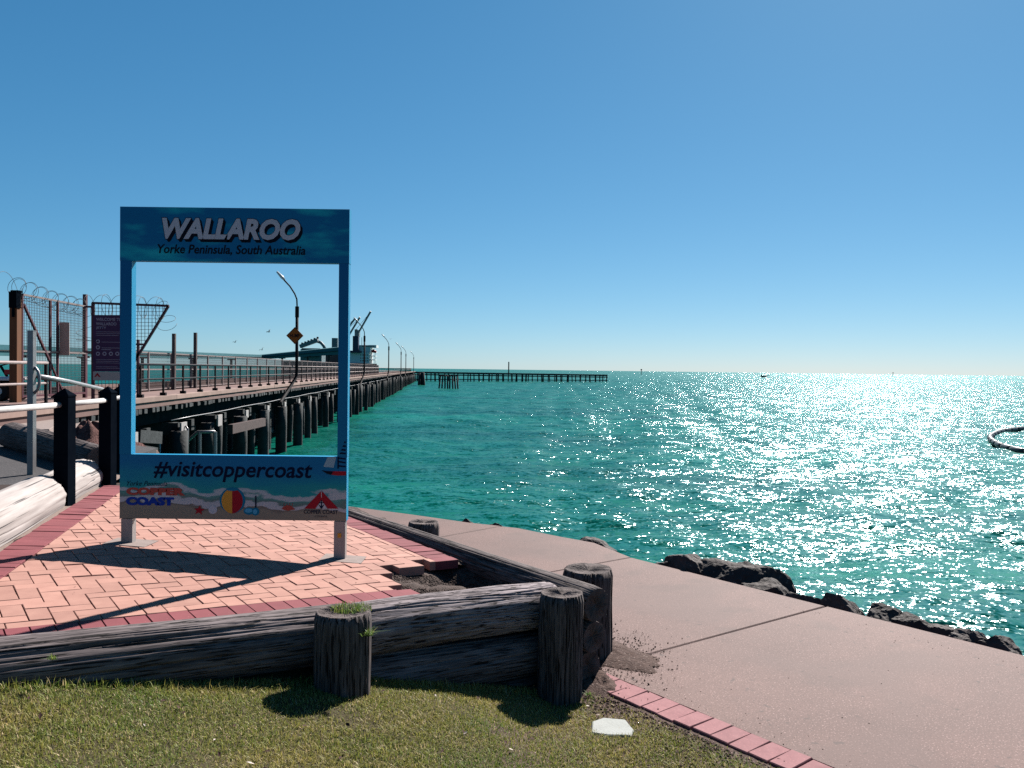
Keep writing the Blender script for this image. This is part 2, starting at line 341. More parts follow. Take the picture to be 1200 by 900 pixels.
def link(name, me, parent=None):
    o = bpy.data.objects.new(name, me); col.objects.link(o)
    if parent is not None:
        o.parent = parent
    return o
def tag(o, label=None, cat=None, group=None, kind=None):
    if label: o['label'] = label
    if cat: o['category'] = cat
    if group: o['group'] = group
    if kind: o['kind'] = kind
    return o
def thing(name, label, cat, loc=(0, 0, 0), group=None):
    o = bpy.data.objects.new(name, None); o.empty_display_size = .2; col.objects.link(o); o.location = Vector(tuple(map(float, loc)))
    return tag(o, label, cat, group)
def struct(name, me): return tag(link(name, me), kind='structure')
def rel(parent): return np.array(parent.location)      # Empties carry only a location: part meshes are written in world space minus this
def part(mb, name, mats, parent, smooth=False):
    b = rel(parent) if parent.type == 'EMPTY' else np.zeros(3)
    mb.v = [(p[0] - b[0], p[1] - b[1], p[2] - b[2]) for p in mb.v]
    return mb.obj(name, mats, parent, smooth)
def sub(mb, name, mats, prt, smooth=False):
    """sub-part under a part whose mesh is stored relative to its thing"""
    b = rel(prt.parent)
    mb.v = [(p[0] - b[0], p[1] - b[1], p[2] - b[2]) for p in mb.v]
    return mb.obj(name, mats, prt, smooth)

def vnoise(n, m, cn, cm, seed, wrap=True):
    """smooth value noise n x m with cn x cm cells, periodic in the first axis"""
    r = np.random.default_rng(seed); g = r.random((cn, cm + 2))
    x = np.arange(n) / n * cn; y = np.arange(m) / max(1, m - 1) * cm
    xi = x.astype(int) % cn; xf = x - np.floor(x); xf = xf * xf * (3 - 2 * xf)
    yi = np.minimum(y.astype(int), cm); yf = y - yi; yf = yf * yf * (3 - 2 * yf)
    a = g[xi][:, yi]; b = g[(xi + 1) % cn][:, yi]; c = g[xi][:, yi + 1]; d = g[(xi + 1) % cn][:, yi + 1]
    return (a * (1 - xf[:, None]) + b * xf[:, None]) * (1 - yf) + (c * (1 - xf[:, None]) + d * xf[:, None]) * yf

def log_mesh(name, length, r0, r1, mats, seed, na=220, nl=56, crack=.10, ncr=60, bow=.01, wear=None):
    """round log along local +Z from 0 to length, with splits, waviness and worn ends; mats = (bark side, end)"""
    r = np.random.default_rng(seed); th = np.arange(na) / na * 2 * np.pi; t = np.linspace(0, 1, nl)
    R_ = np.outer(np.ones(na), r0 + (r1 - r0) * t)
    R_ *= 1 + .07 * (vnoise(na, nl, 5, 4, seed) - .5) + .045 * (vnoise(na, nl, 24, 5, seed + 1) - .5) + .05 * (vnoise(na, nl, 36, 3, seed + 2) - .5)
    for k in range(ncr):
        a0 = r.random() * 2 * np.pi; c0 = r.random(); ln = .12 + .5 * r.random(); wd = .014 + .022 * r.random() ** 2; dp = crack * (.35 + .65 * r.random())
        wob = a0 + .12 * np.sin(t * 6 + r.random() * 6) * r.random()
        da = (th[:, None] - wob[None, :] + np.pi) % (2 * np.pi) - np.pi
        R_ *= 1 - dp * np.exp(-(da / wd) ** 2) * np.exp(-((t - c0) / ln) ** 4)
    edge = np.minimum(t, 1 - t) * length; R_ *= np.clip(.93 + .07 * (edge / .02), .93, 1)
    bx = bow * np.sin(t * np.pi) ; X = R_ * np.cos(th)[:, None] + bx; Y = R_ * np.sin(th)[:, None]
    Zl = np.outer(np.ones(na), t * length)
    if wear is not None: Zl = Zl + wear(X, Y, t)
    vs = np.stack([X.T, Y.T, Zl.T], -1).reshape(-1, 3); fs = []; mi = []
    i = np.arange(nl - 1)[:, None] * na; k = np.arange(na)[None, :]; k2 = (k + 1) % na
    q = np.stack([i + k, i + k2, i + na + k2, i + na + k], -1).reshape(-1, 4)
    fs = [tuple(x) for x in q.tolist()]; mi = [0] * len(fs); vs = vs.tolist()
    for base, zz, flip in ((0, 0., True), ((nl - 1) * na, length, False)):
        ring = [base + j for j in range(na)]
        P = np.array([vs[j] for j in ring])
        cidx = []
        for rr_, dz in ((.72, -.002), (.42, -.004)):
            o = len(vs); c = P.mean(0)
            jit = 1 + .05 * (r.random(na) - .5)
            for j in range(na):
                v = c + (P[j] - c) * rr_ * jit[j]; v[2] = v[2] + (dz + .004 * (r.random() - .5)) * (1 if not flip else -1); vs.append(v.tolist())
            new = [o + j for j in range(na)]
            for j in range(na):
                a, b2 = ring[j], ring[(j + 1) % na]; c2, d2 = new[(j + 1) % na], new[j]
                fs.append((a, b2, c2, d2)[::-1] if flip else (a, b2, c2, d2)); mi.append(1)
            ring = new
        o = len(vs); v = np.array([vs[j] for j in ring]).mean(0); v[2] -= .012 * (-1 if flip else 1); vs.append(v.tolist())
        for j in range(na):
            a, b2 = ring[j], ring[(j + 1) % na]; fs.append((o, b2, a) if flip else (a, b2, o)); mi.append(1)
    me = bpy.data.meshes.new(name); me.from_pydata(vs, [], fs); me.update()
    for m in mats: me.materials.append(MATS[m])
    me.polygons.foreach_set('material_index', mi); me.polygons.foreach_set('use_smooth', [x == 0 for x in mi]); return me
def place_axis(o, a, b, spin=0.):
    a = Vector(tuple(map(float, a))); b = Vector(tuple(map(float, b))); o.location = a
    o.rotation_mode = 'QUATERNION'; o.rotation_quaternion = (b - a).to_track_quat('Z', 'Y') @ Vector((0, 0, 1)).rotation_difference(Vector((0, 0, 1)))
    if spin: o.rotation_quaternion = o.rotation_quaternion @ Matrix.Rotation(spin, 4, 'Z').to_quaternion()
def log(name, a, b, r0, r1, mats, seed, label, cat, group=None, spin=0., **kw):
    l = float(np.linalg.norm(np.array(b, float) - np.array(a, float)))
    o = link(name, log_mesh(name, l, r0, r1, mats, seed, **kw)); place_axis(o, a, b, spin); return tag(o, label, cat, group)

def text_mesh(body, name, m, width=None, height=None, shear=0., bold=0., extr=.001, spacing=1.):
    cu = bpy.data.curves.new('t', 'FONT'); cu.body = body; cu.size = 1; cu.shear = shear; cu.offset = bold; cu.extrude = 0; cu.space_character = spacing
    cu.resolution_u = 3
    ob = bpy.data.objects.new('t', cu); col.objects.link(ob)
    dg = bpy.context.evaluated_depsgraph_get(); me = bpy.data.meshes.new_from_object(ob.evaluated_get(dg))
    bpy.data.objects.remove(ob); bpy.data.curves.remove(cu)
    n = len(me.vertices); a = np.empty(n * 3); me.vertices.foreach_get('co', a); a = a.reshape(-1, 3)
    mn, mx = a.min(0), a.max(0); kx = width / (mx[0] - mn[0]) if width else None
    kz = height / (mx[1] - mn[1]) if height else kx
    if kx is None: kx = kz
    vs = np.stack([(a[:, 0] - mn[0]) * kx, -np.full(n, extr), (a[:, 1] - mn[1]) * kz], -1)
    me.vertices.foreach_set('co', vs.reshape(-1)); me.update(); me.name = name
    me.materials.clear(); me.materials.append(MATS[m]); return me
def put_text(body, name, m, parent, x, y, z, **kw):
    """lower-left corner of the lettering at x,z on the vertical plane y (facing -Y)"""
    me = text_mesh(body, name, m, **kw); o = link(name, me, parent)
    root = parent
    while root.parent: root = root.parent
    o.location = Vector((float(x), float(y), float(z))) - root.location
    return o
def disc(x, y, z, rx, rz=None, n=24, a0=0., a1=2 * math.pi):
    rz = rz or rx; return [(x + rx * math.cos(a0 + (a1 - a0) * i / n), y, z + rz * math.sin(a0 + (a1 - a0) * i / n)) for i in range(n if a1 - a0 > 6.28 else n + 1)]
def flat(pts, y, t=.0012):
    """thin printed shape of (x,z) points on the plane y facing -Y"""
    mb = MB(); n = len(pts)
    mb.add([(p[0], y - t, p[1]) for p in pts] + [(p[0], y, p[1]) for p in pts], [tuple(range(n))] + [(i, i + n, (i + 1) % n + n, (i + 1) % n) for i in range(n)]); return mb

# ------------------------------------------------------------------ terrain
QA = rad(53.0)
q2 = np.array([math.sin(QA), math.cos(QA)]); p2 = np.array([-q2[1], q2[0]])
A0 = np.array([-.678, 4.748])                                  # a point of the inner line of the front red course
def ab(x, y): d = np.array([x, y]) - A0; return d @ q2, d @ p2
def xy(a, b): return A0 + q2 * a + p2 * b
def sstep(t, a, b): t = min(1, max(0, (t - a) / (b - a))); return t * t * (3 - 2 * t)
PATH_Z = -.62
SHORE = [(9.5, -1.7), (7.03, 1.27), (3.522, 5.507), (2.604, 6.619), (1.273, 8.239), (.94, 8.961), (.58, 9.275), (.094, 9.745), (-.509, 10.044), (-1.32, 10.582), (-2.25, 11.144), (-5.2, 13.4), (-8.4, 15.4), (-14, 17), (-60, 19)]
SHA = np.array(SHORE)
def shore_dist(P):
    """signed distance to the shoreline, positive on the water side, for an array of points"""
    best = np.full(len(P), 1e9); sg = np.zeros(len(P))
    for i in range(len(SHA) - 1):
        a, b = SHA[i], SHA[i + 1]; d = b - a; L = d @ d; t = np.clip(((P - a) @ d) / L, 0, 1); c = a + t[:, None] * d
        ds = np.hypot(*(P - c).T); cr = d[0] * (P[:, 1] - a[1]) - d[1] * (P[:, 0] - a[0])
        m = ds < best; best[m] = ds[m]; sg[m] = np.sign(-cr[m])
    return best * sg
def lawn_z(x, y):
    ed = (x - .600) * -.7757 + (y - 5.085) * -.6311               # distance from the edging line towards the lawn
    z = -.28 - (.24 if x < -.81 else .33) * (x + .81)
    z = max(-.640, min(.25, z)) + .12 * min(1.6, max(0, -.49 - ab(x, y)[1])) * (1 - .6 * sstep(x, -.3, .6)) + .012 * math.sin(x * 3.1 + y * 2.3) + .008 * math.sin(y * 5.1 - x * 2.)
    k = sstep(ed, .16, .45); return z * k + (PATH_Z - .012) * (1 - k) if ed > 0 else min(z, PATH_Z - .05)
def land_z(x, y):
    a, b = ab(x, y)
    s = (x - .53) * math.cos(rad(-38.6)) + (y - 4.95) * -math.sin(rad(-38.6)) * -1
    # right of the side logs -> path base
    side = (x - .50) * .7815 + (y - 4.93) * .6239
    if b < -.30: return lawn_z(x, y) if side < .35 else PATH_Z - .05
    if side > -.02: return PATH_Z - .05
    z = zp(x, y)
    if x < -4.2: return .02 + .02 * math.sin(y)
    return z - (.40 if (-.6 < a and b < .9) or a > .9 else .10)
def ground_sheet():
    xs = np.concatenate([np.linspace(-60, -16, 23), np.linspace(-15, -5, 31), np.linspace(-4.9, 2, 93), np.linspace(2.2, 12, 50)])
    ys = np.concatenate([np.linspace(-30, -2, 15), np.linspace(-1, 7, 104), np.linspace(7.2, 24, 85), [26, 30, 36, 45]])
    X, Y = np.meshgrid(xs, ys); P = np.stack([X.ravel(), Y.ravel()], 1); d = shore_dist(P); Z = np.empty(len(P))
    for i, (x, y) in enumerate(P): Z[i] = land_z(x, y)
    out = d > -.05; Z[out] = np.minimum(Z[out], -.80) - np.maximum(0, d[out]) * .75 - .25 * np.sin(P[out, 0] * 3.3) * np.cos(P[out, 1] * 2.9) * np.clip(d[out], 0, 1)
    Z = np.maximum(Z, -8)
    nx, ny = len(xs), len(ys); fs = []; mi = []
    for j in range(ny - 1):
        for i in range(nx - 1):
            k = j * nx + i; fs.append((k, k + 1, k + nx + 1, k + nx)); c = .25 * (d[k] + d[k + 1] + d[k + nx] + d[k + nx + 1])
            x, y = P[k]; a, b = ab(x, y)
            mi.append(1 if c > -.15 else (2 if (b < -.1 and x > -.1 * y + .28) or b > -.2 else 0))
    me = bpy.data.meshes.new('ground'); me.from_pydata(np.column_stack([P, Z]).tolist(), [], fs); me.update()
    for m in ('lawn_soil', 'rock_bank', 'soil'): me.materials.append(MATS[m])
    me.polygons.foreach_set('material_index', mi); me.polygons.foreach_set('use_smooth', [True] * len(fs)); return me
struct('ground', ground_sheet())

def sea_sheet():
    th = np.concatenate([np.linspace(rad(-88), rad(-42), 50)[:-1], np.linspace(rad(-42), rad(42), 560), np.linspace(rad(42), rad(88), 50)[1:]]); na = len(th)
    r = np.concatenate([np.geomspace(5, 55, 230)[:-1], np.linspace(55, 420, 470)[:-1], np.geomspace(420, 1200, 160)[:-1], np.geomspace(1200, 30000, 40)])
    R2, T = np.meshgrid(r, th, indexing='ij'); X = R2 * np.sin(T); Y = R2 * np.cos(T); Z = np.zeros_like(X)
    g = np.random.default_rng(3)
    for k in range(34):
        lam = 1.3 * (9. / 1.3) ** g.random(); ang = rad(-14) + g.normal() * rad(32); kx, ky = 2 * np.pi / lam * math.sin(ang), 2 * np.pi / lam * math.cos(ang)
        amp = .0036 * lam ** .9 * (.5 + g.random()); ph = g.random() * 6.28
        fade = np.clip(1 - (R2 - lam * 55) / (lam * 55), 0, 1)
        s = kx * X + ky * Y + ph; Z += amp * fade * (np.sin(s) + .25 * np.sin(2 * s + 1.5))
    v = np.stack([X, Y, Z + SEA], -1).reshape(-1, 3); i = np.arange(len(r) - 1)[:, None] * na; k = np.arange(na - 1)[None, :]
    f = np.stack([i + k + 1, i + k, i + na + k, i + na + k + 1], -1).reshape(-1, 4)
    me = bpy.data.meshes.new('sea'); me.vertices.add(len(v)); me.vertices.foreach_set('co', v.ravel())
    me.loops.add(f.size); me.loops.foreach_set('vertex_index', f.ravel().astype(np.int32)); me.polygons.add(len(f))
    me.polygons.foreach_set('loop_start', np.arange(0, f.size, 4, dtype=np.int32)); me.polygons.foreach_set('loop_total', np.full(len(f), 4, np.int32))
    me.polygons.foreach_set('use_smooth', np.ones(len(f), bool)); me.update(calc_edges=True); me.validate()
    me.materials.append(MATS['sea_water']); return me
struct('sea', sea_sheet())

# ------------------------------------------------------------------ footpath of cast slabs
path = struct('path', MB().prism([(-5.1, 13.2), (-4.6, 11.3), (-.4, 6.2), (.6, 5.0), (4.4, .15), (6.9, 1.25), (2.55, 6.6), (1.2, 8.2), (-2.2, 11.05)], PATH_Z - .3, PATH_Z - .022).mesh('path', 'sand_bed'))
SLABS = [
    [(.583, 5.182), (.60, 5.10), (1.549, 3.934), (4.396, .437), (6.0, -1.5), (9.2, -1.5), (7.03, 1.27), (3.522, 5.507), (2.604, 6.619)],
    [(.585, 5.19), (2.596, 6.629), (1.273, 8.239), (1.25, 8.27), (-.62, 6.86), (-.5, 6.45)],
    [(-.63, 6.875), (1.24, 8.285), (.94, 8.961), (.58, 9.275), (.094, 9.745), (-.10, 9.84), (-1.72, 8.20)],
    [(-1.735, 8.215), (-.115, 9.855), (-.509, 10.044), (-1.32, 10.582), (-2.25, 11.144), (-5.2, 13.4), (-5.0, 11.9)]]
for s in SLABS: MB().prism(s, PATH_Z - .14, PATH_Z, cham=.008).obj('slab', 'exposed_concrete', path)

def clip_poly(poly, hp):
    """Sutherland-Hodgman with half planes (nx,ny,c): keep nx*x+ny*y<=c"""
    for nx, ny, c in hp:
        out = []
        for i in range(len(poly)):
            p, s = poly[i], poly[i - 1]; dp, ds = nx * p[0] + ny * p[1] - c, nx * s[0] + ny * s[1] - c
            if (dp <= 0) != (ds <= 0): t = ds / (ds - dp); out.append((s[0] + (p[0] - s[0]) * t, s[1] + (p[1] - s[1]) * t))
            if dp <= 0: out.append(p)
        poly = out
        if len(poly) < 3: return []
    return poly
def area(p): return .5 * sum(p[i - 1][0] * p[i][1] - p[i][0] * p[i - 1][1] for i in range(len(p)))

# ------------------------------------------------------------------ paved apron
W, GAP, TH = .0975, .0042, .06
HEXT = 4.45
pave = struct('pavement', MB().prism([tuple(xy(*t)) for t in [(-2.7, -.16), (-.03, -.16), (.03, .50), (.40, .75), (.70, .75), (.70, 4.6), (-3.2, 4.6), (-3.9, 1.6)]], lambda x, y: zp(x, y) - .09, lambda x, y: zp(x, y) - .011).mesh('pavement', 'sand_bed'))
whole = {}
def brick_obj(name, poly_ab, material, mesh_key=None, jitter=True):
    """one paver: polygon in a,b; its own small sink and tilt"""
    ca = sum(p[0] for p in poly_ab) / len(poly_ab); cb = sum(p[1] for p in poly_ab) / len(poly_ab)
    x, y = xy(ca, cb); k = mesh_key
    if k is None or k not in whole:
        P = [(p[0] - ca, p[1] - cb) for p in poly_ab]
        me = MB().prism(P, -TH, 0, cham=.0022).mesh(name, material)
        if k: whole[k] = me
    else: me = whole[k]
    o = link(name, me, pave)
    n = Vector((-GX, -GY, 1)).normalized(); ex = Vector((q2[0], q2[1], GX * q2[0] + GY * q2[1])).normalized(); ey = n.cross(ex)
    if jitter:
        n = (n + ex * random.gauss(0, .009) + ey * random.gauss(0, .009)).normalized(); ex = (ex - n * ex.dot(n)).normalized(); ey = n.cross(ex)
    z = zp(x, y) + (random.gauss(0, .0017) if jitter else 0)
    o.matrix_world = Matrix(((ex.x, ey.x, n.x, x), (ex.y, ey.y, n.y, y), (ex.z, ey.z, n.z, z), (0, 0, 0, 1))); return o
# left strip of red pavers beside the white logs: inner line through two sighted points
sL = np.array(GP(53, 640)[:2]); sL2 = np.array(GP(138, 578)[:2]); dL = (sL2 - sL) / np.linalg.norm(sL2 - sL); nL = np.array([-dL[1], dL[0]])     # nL points left (outward)
def hp_left(off=0.):  # keep right of the strip's inner line, in a,b coordinates
    na, nb = nL @ q2, nL @ p2; c = nL @ (sL + nL * off - A0); return (na, nb, c)
RS = .64                                                     # a of the inner line of the right red strip
cells = []
oa, ob = ab(-1.173, 4.603)
for i in range(-60, 40):
    for j in range(-12, 60):
        k = (i + j) % 4
        if k == 0: cells.append((oa + i * W, ob + (j - 1) * W, 2 * W, W, 'h'))
        if k == 2: cells.append((oa + i * W, ob + (j - 1) * W, W, 2 * W, 'v'))
def torn(b):
    return .06 if b < .10 else (.14 if b < .36 else (.24 if b < .52 else (.52 if b < .585 else 9)))
peach = []
for (a, b, da, db, t) in cells:
    ca, cb = a + da / 2, b + db / 2
    if cb < -.2 or cb > 4.5 or ca > RS + .2 or a + da > torn(cb): continue
    r_ = [(a + GAP / 2, b + GAP / 2), (a + da - GAP / 2, b + GAP / 2), (a + da - GAP / 2, b + db - GAP / 2), (a + GAP / 2, b + db - GAP / 2)]
    c = clip_poly(r_, [hp_left(-.003), (0, -1, -.003), (1, 0, RS - .003), (0, 1, HEXT)])
    if len(c) < 3 or area(c) < .0012: continue
    full = area(c) > area(r_) * .999
    peach.append((c, t if full else None))
def screen(poly):
    pts = [proj((*xy(*p), zp(*xy(*p)))) for p in poly]
    if min(p[2] for p in pts) < .3: return 0
    inside = any(-10 < p[0] < 1210 and -10 < p[1] < 910 for p in pts)
    if not inside: return 0
    u = sum(p[0] for p in pts) / len(pts); v = sum(p[1] for p in pts) / len(pts)
    if 139 < u < 405 and v < 607: return 0
    return abs(area([(p[0], p[1]) for p in pts]))
peach.sort(key=lambda c: -screen(c[0]))
for c, t in peach[:298]: brick_obj('brick', c, 'peach_paver', t)
rest = MB()
for c, t in peach[298:]:
    P = [tuple(xy(*p)) for p in c]; dz = random.gauss(0, .001); rest.prism(P, lambda x, y: zp(x, y) - TH, lambda x, y: zp(x, y) + dz, cham=.0022)
tag(rest.obj('bricks', 'peach_paver', pave), kind='stuff')
# front red course
for i in range(-40, 30):
    a = .01 - (i + 1) * (W + .0008) + GAP / 2; 
    if a > .05 or a < -2.9: continue
    c = clip_poly([(a, -.20), (a + W - GAP, -.20), (a + W - GAP, -.003), (a, -.003)], [hp_left(.0)])
    if len(c) > 2 and area(c) > .001: brick_obj('border_brick', c, 'red_paver', 'soldier' if len(c) == 4 and area(c) > .018 else None)
# right red strip, laid across the line
for i in range(70):
    b = .585 + i * (W + .0006)
    if b > HEXT - .02: break
    c = [(RS + .003, b), (RS + 2 * W, b), (RS + 2 * W, b + W - GAP * .8), (RS + .003, b + W - GAP * .8)]
    brick_obj('border_brick', c, 'red_paver', 'rstrip')
# left red strip, laid across its own line
for i in range(-24, 52):
    s0 = sL + dL * (i * (W + .0006)); 
    cc = [s0 + nL * .003, s0 + dL * (W - GAP * .8) + nL * .003, s0 + dL * (W - GAP * .8) + nL * (.003 + 2.1 * W), s0 + nL * (.003 + 2.1 * W)]
    c = [tuple(ab(*p)) for p in cc]
    if area(c) < 0: c = c[::-1]
    if min(p[1] for p in c) < -.28 or max(p[1] for p in c) > 4.5: continue
    brick_obj('border_brick', c, 'red_paver')
# back red course closing the apron
# gravel where pavers are missing in the corner
def hole_mesh():
    mb = MB(); n, m = 60, 60; g = np.random.default_rng(5); vs = []
    nz = vnoise(n, m, 9, 9, 4); nz2 = vnoise(n, m, 28, 28, 5)
    for i in range(n):
        for j in range(m):
            a = -.35 + 1.35 * i / (n - 1); b = -.22 + 1.15 * j / (m - 1); x, y = xy(a, b)
            hole = math.exp(-(((a - .74) / .14) ** 2 + ((b - .36) / .20) ** 2))
            vs.append((x, y, zp(x, y) - .068 + .028 * (nz[i, j] - .5) + .014 * (nz2[i, j] - .5) - .17 * hole + (.02 if a < .3 else 0)))
    fs = [(i * m + j, (i + 1) * m + j, (i + 1) * m + j + 1, i * m + j + 1) for i in range(n - 1) for j in range(m - 1)]
    mb.add(vs, fs); return mb.mesh('gravel', 'gravel', True)
tag(link('gravel', hole_mesh()), kind='stuff')
def gravel_strip():
    mb = MB(); vs = []; n = 120; nz = vnoise(n, 8, 40, 4, 9)
    for i in range(n):
        for j in range(8):
            a = RS + 2 * W - .03 + .42 * j / 7; b = .60 + 3.6 * i / (n - 1); x, y = xy(a, b); vs.append((x, y, zp(x, y) - .045 + .04 * (nz[i, j] - .5)))
    mb.add(vs, [(i * 8 + j, i * 8 + j + 1, (i + 1) * 8 + j + 1, (i + 1) * 8 + j) for i in range(n - 1) for j in range(7)]); return mb.mesh('gravel', 'gravel', True)
tag(link('gravel', gravel_strip()), kind='stuff')

# edging bricks between lawn and footpath
edg = struct('edging_bed', MB().beam((.60, 5.05, PATH_Z - .06), (3.9, .87, PATH_Z - .06), .24, .1).mesh('edging_bed', 'sand_bed'))
e0 = np.array([.600, 5.085]); e1 = np.array([1.549, 3.919]); de = (e1 - e0) / np.linalg.norm(e1 - e0); ne = np.array([de[1], -de[0]])
ne = ne if ne @ np.array([-1, -1]) > 0 else -ne
key = None
for i in range(36):
    s0 = e0 + de * (i * .118 + .02); wd = .113; ln = .205
    P = [(-wd / 2, -ln / 2), (wd / 2, -ln / 2), (wd / 2, ln / 2), (-wd / 2, ln / 2)]
    if key is None: key = MB().prism(P, -.06, 0, cham=.004).mesh('brick', 'pink_edging')
    o = link('brick', key, edg); c = s0 + de * wd / 2 + ne * (ln / 2 - .008 + random.gauss(0, .004))
    o.location = (c[0], c[1], PATH_Z + .004 + random.gauss(0, .002)); o.rotation_euler = (random.gauss(0, .012), random.gauss(0, .012), math.atan2(de[1], de[0]) + random.gauss(0, .015))

# ------------------------------------------------------------------ log retaining wall
WL = ('weathered_wood', 'end_grain')
def wallpt(a, dz, back): x, y = xy(a, back); return (x, y, zp(x, y) + dz)
FB = -.335                                                     # b of the front logs' axis (their back edge meets the red course)
aM = ab(*GP(402, 712)[:2])[0]
log('front_log', wallpt(-3.6, -.10, FB), wallpt(aM, -.10, FB), .150, .148, ('grey_wood', 'end_grain'), 21, 'long weathered log edging the brick paving at the left, half sunk in the grass', 'log', 'logs of the retaining wall', spin=.4)
log('front_log', wallpt(aM + .004, -.095, FB), wallpt(.92, -.092, FB), .142, .140, WL, 22, 'upper pale topped log between the middle post and the corner post', 'log', 'logs of the retaining wall', spin=1.1)
log('front_log', wallpt(aM - .2, -.365, FB - .012), wallpt(.96, -.375, FB - .012), .130, .128, ('grey_wood', 'end_grain'), 23, 'lower log in shade between the grassy topped post and the corner post', 'log', 'logs of the retaining wall', spin=2.)
log('front_log', wallpt(.05, -.60, FB - .02), wallpt(.95, -.61, FB - .02), .115, .115, ('dark_wood', 'end_grain'), 24, 'lowest log almost buried in grass beside the corner post', 'log', 'logs of the retaining wall')
# side logs running back along the footpath
pn = np.array([.505, 4.90]); pf = np.array([-1.42, 7.35]); dP = (pf - pn) / np.linalg.norm(pf - pn); nP = np.array([dP[1], -dP[0]])
def sidept(t, z, off=0.): c = pn + dP * t + nP * off; return (c[0], c[1], z)
log('side_log', sidept(-.04, -.125), sidept(4.6, -.085), .106, .088, ('dark_wood', 'end_grain'), 31, 'long dark log beside the footpath, topmost of the side stack', 'log', 'logs of the retaining wall', crack=.07)
log('side_log', sidept(-.02, -.325, .0), sidept(4.2, -.28, .01), .098, .095, ('dark_wood', 'end_grain'), 32, 'second side log from the top, its cracked end facing the lawn', 'log', 'logs of the retaining wall')
log('side_log', sidept(.02, -.515, .0), sidept(4.2, -.47, .01), .098, .095, ('dark_wood', 'end_grain'), 33, 'bottom side log with its split end near the dirt patch', 'log', 'logs of the retaining wall')
PW = ('post_wood', 'end_grain')
def post(name, u, v, d, r, z0, z1, mats, seed, label, **kw):
    c = G(u, v, y=d); return log(name, (c[0], c[1], z0), (c[0], c[1], z1), r * 1.02, r, mats, seed, label, 'post', 'short round timber posts', na=200, nl=26, bow=.003, ncr=70, **kw), c
_, cM = post('timber_post', 402.5, 715, 3.90, .133, -.95, .115, PW, 41, 'middle round timber post with grass growing on its top')
_, cN = post('timber_post', 658, 700, 4.75, .130, -1.2, -.018, PW, 42, 'round timber post at the near corner of the log wall')
_, cF = post('timber_post', 689.5, 670, 5.43, .166, -1.2, -.04, ('dark_wood', 'end_grain'), 43, 'thick dark timber post on the footpath behind the corner', crack=.22)
_, cS = post('timber_post', 496.5, 610, 6.95, .135, -1.2, -.025, ('dark_wood', 'end_grain'), 44, 'low timber post poking up behind the long side log')
# ---- dirt spilled on the footpath beside the corner
def mound(cx, cy, rx, ry, h, z, ang, material, seed, name='soil'):
    mb = MB(); n = 40; vs = [(cx, cy, z + h)]; g = vnoise(n, 14, 9, 5, seed); fs = []
    for j in range(1, 14):
        for i in range(n):
            t = 2 * math.pi * i / n; rr_ = j / 13 * (1 + .35 * (g[i, 0] - .5) + .3 * (g[(i * 3) % n, 3] - .5)); x, y = rr_ * rx * math.cos(t), rr_ * ry * math.sin(t)
            hh = h * max(0, 1 - (j / 13) ** 1.6) * (.6 + .8 * g[i, j]) - (.012 if j == 13 else 0)
            vs.append((cx + x * math.cos(ang) - y * math.sin(ang), cy + x * math.sin(ang) + y * math.cos(ang), z + hh))
    for i in range(n): fs.append((0, 1 + i, 1 + (i + 1) % n))
    for j in range(12):
        for i in range(n): fs.append((1 + j * n + i, 1 + (j + 1) * n + i, 1 + (j + 1) * n + (i + 1) % n, 1 + j * n + (i + 1) % n))
    mb.add(vs, fs); return tag(link(name, mb.mesh(name, material, True)), kind='stuff')
c = G(722, 765, z=PATH_Z); mound(c[0] - .03, c[1], .22, .42, .035, PATH_Z, rad(36), 'soil', 3)
c = G(700, 795, z=PATH_Z); mound(c[0] - .05, c[1] - .05, .22, .28, .07, PATH_Z - .03, rad(36), 'soil', 4)
# ---- valve cover in the grass
c = G(718, 852, z=-.60)
mb = MB(); ang = rad(-12)
ex = np.array([math.cos(ang), math.sin(ang), 0.03]); ey = np.array([-math.sin(ang), math.cos(ang), 0.02]); ez = np.cross(ex, ey)
mb.prism([(-.105, -.085), (-.02, -.10), (.10, -.085), (.115, -.02), (.06, .10), (-.06, .105), (-.115, .05)], -.08, 0, cham=.006)
vc = mb.obj('valve_cover', 'valve_cover'); vc.matrix_world = Matrix(((ex[0], ey[0], ez[0], c[0]), (ex[1], ey[1], ez[1], c[1]), (ex[2], ey[2], ez[2], lawn_z(c[0], c[1]) + .014), (0, 0, 0, 1)))
tag(vc, 'pale concrete cover lying in the grass near the brick edging', 'cover')

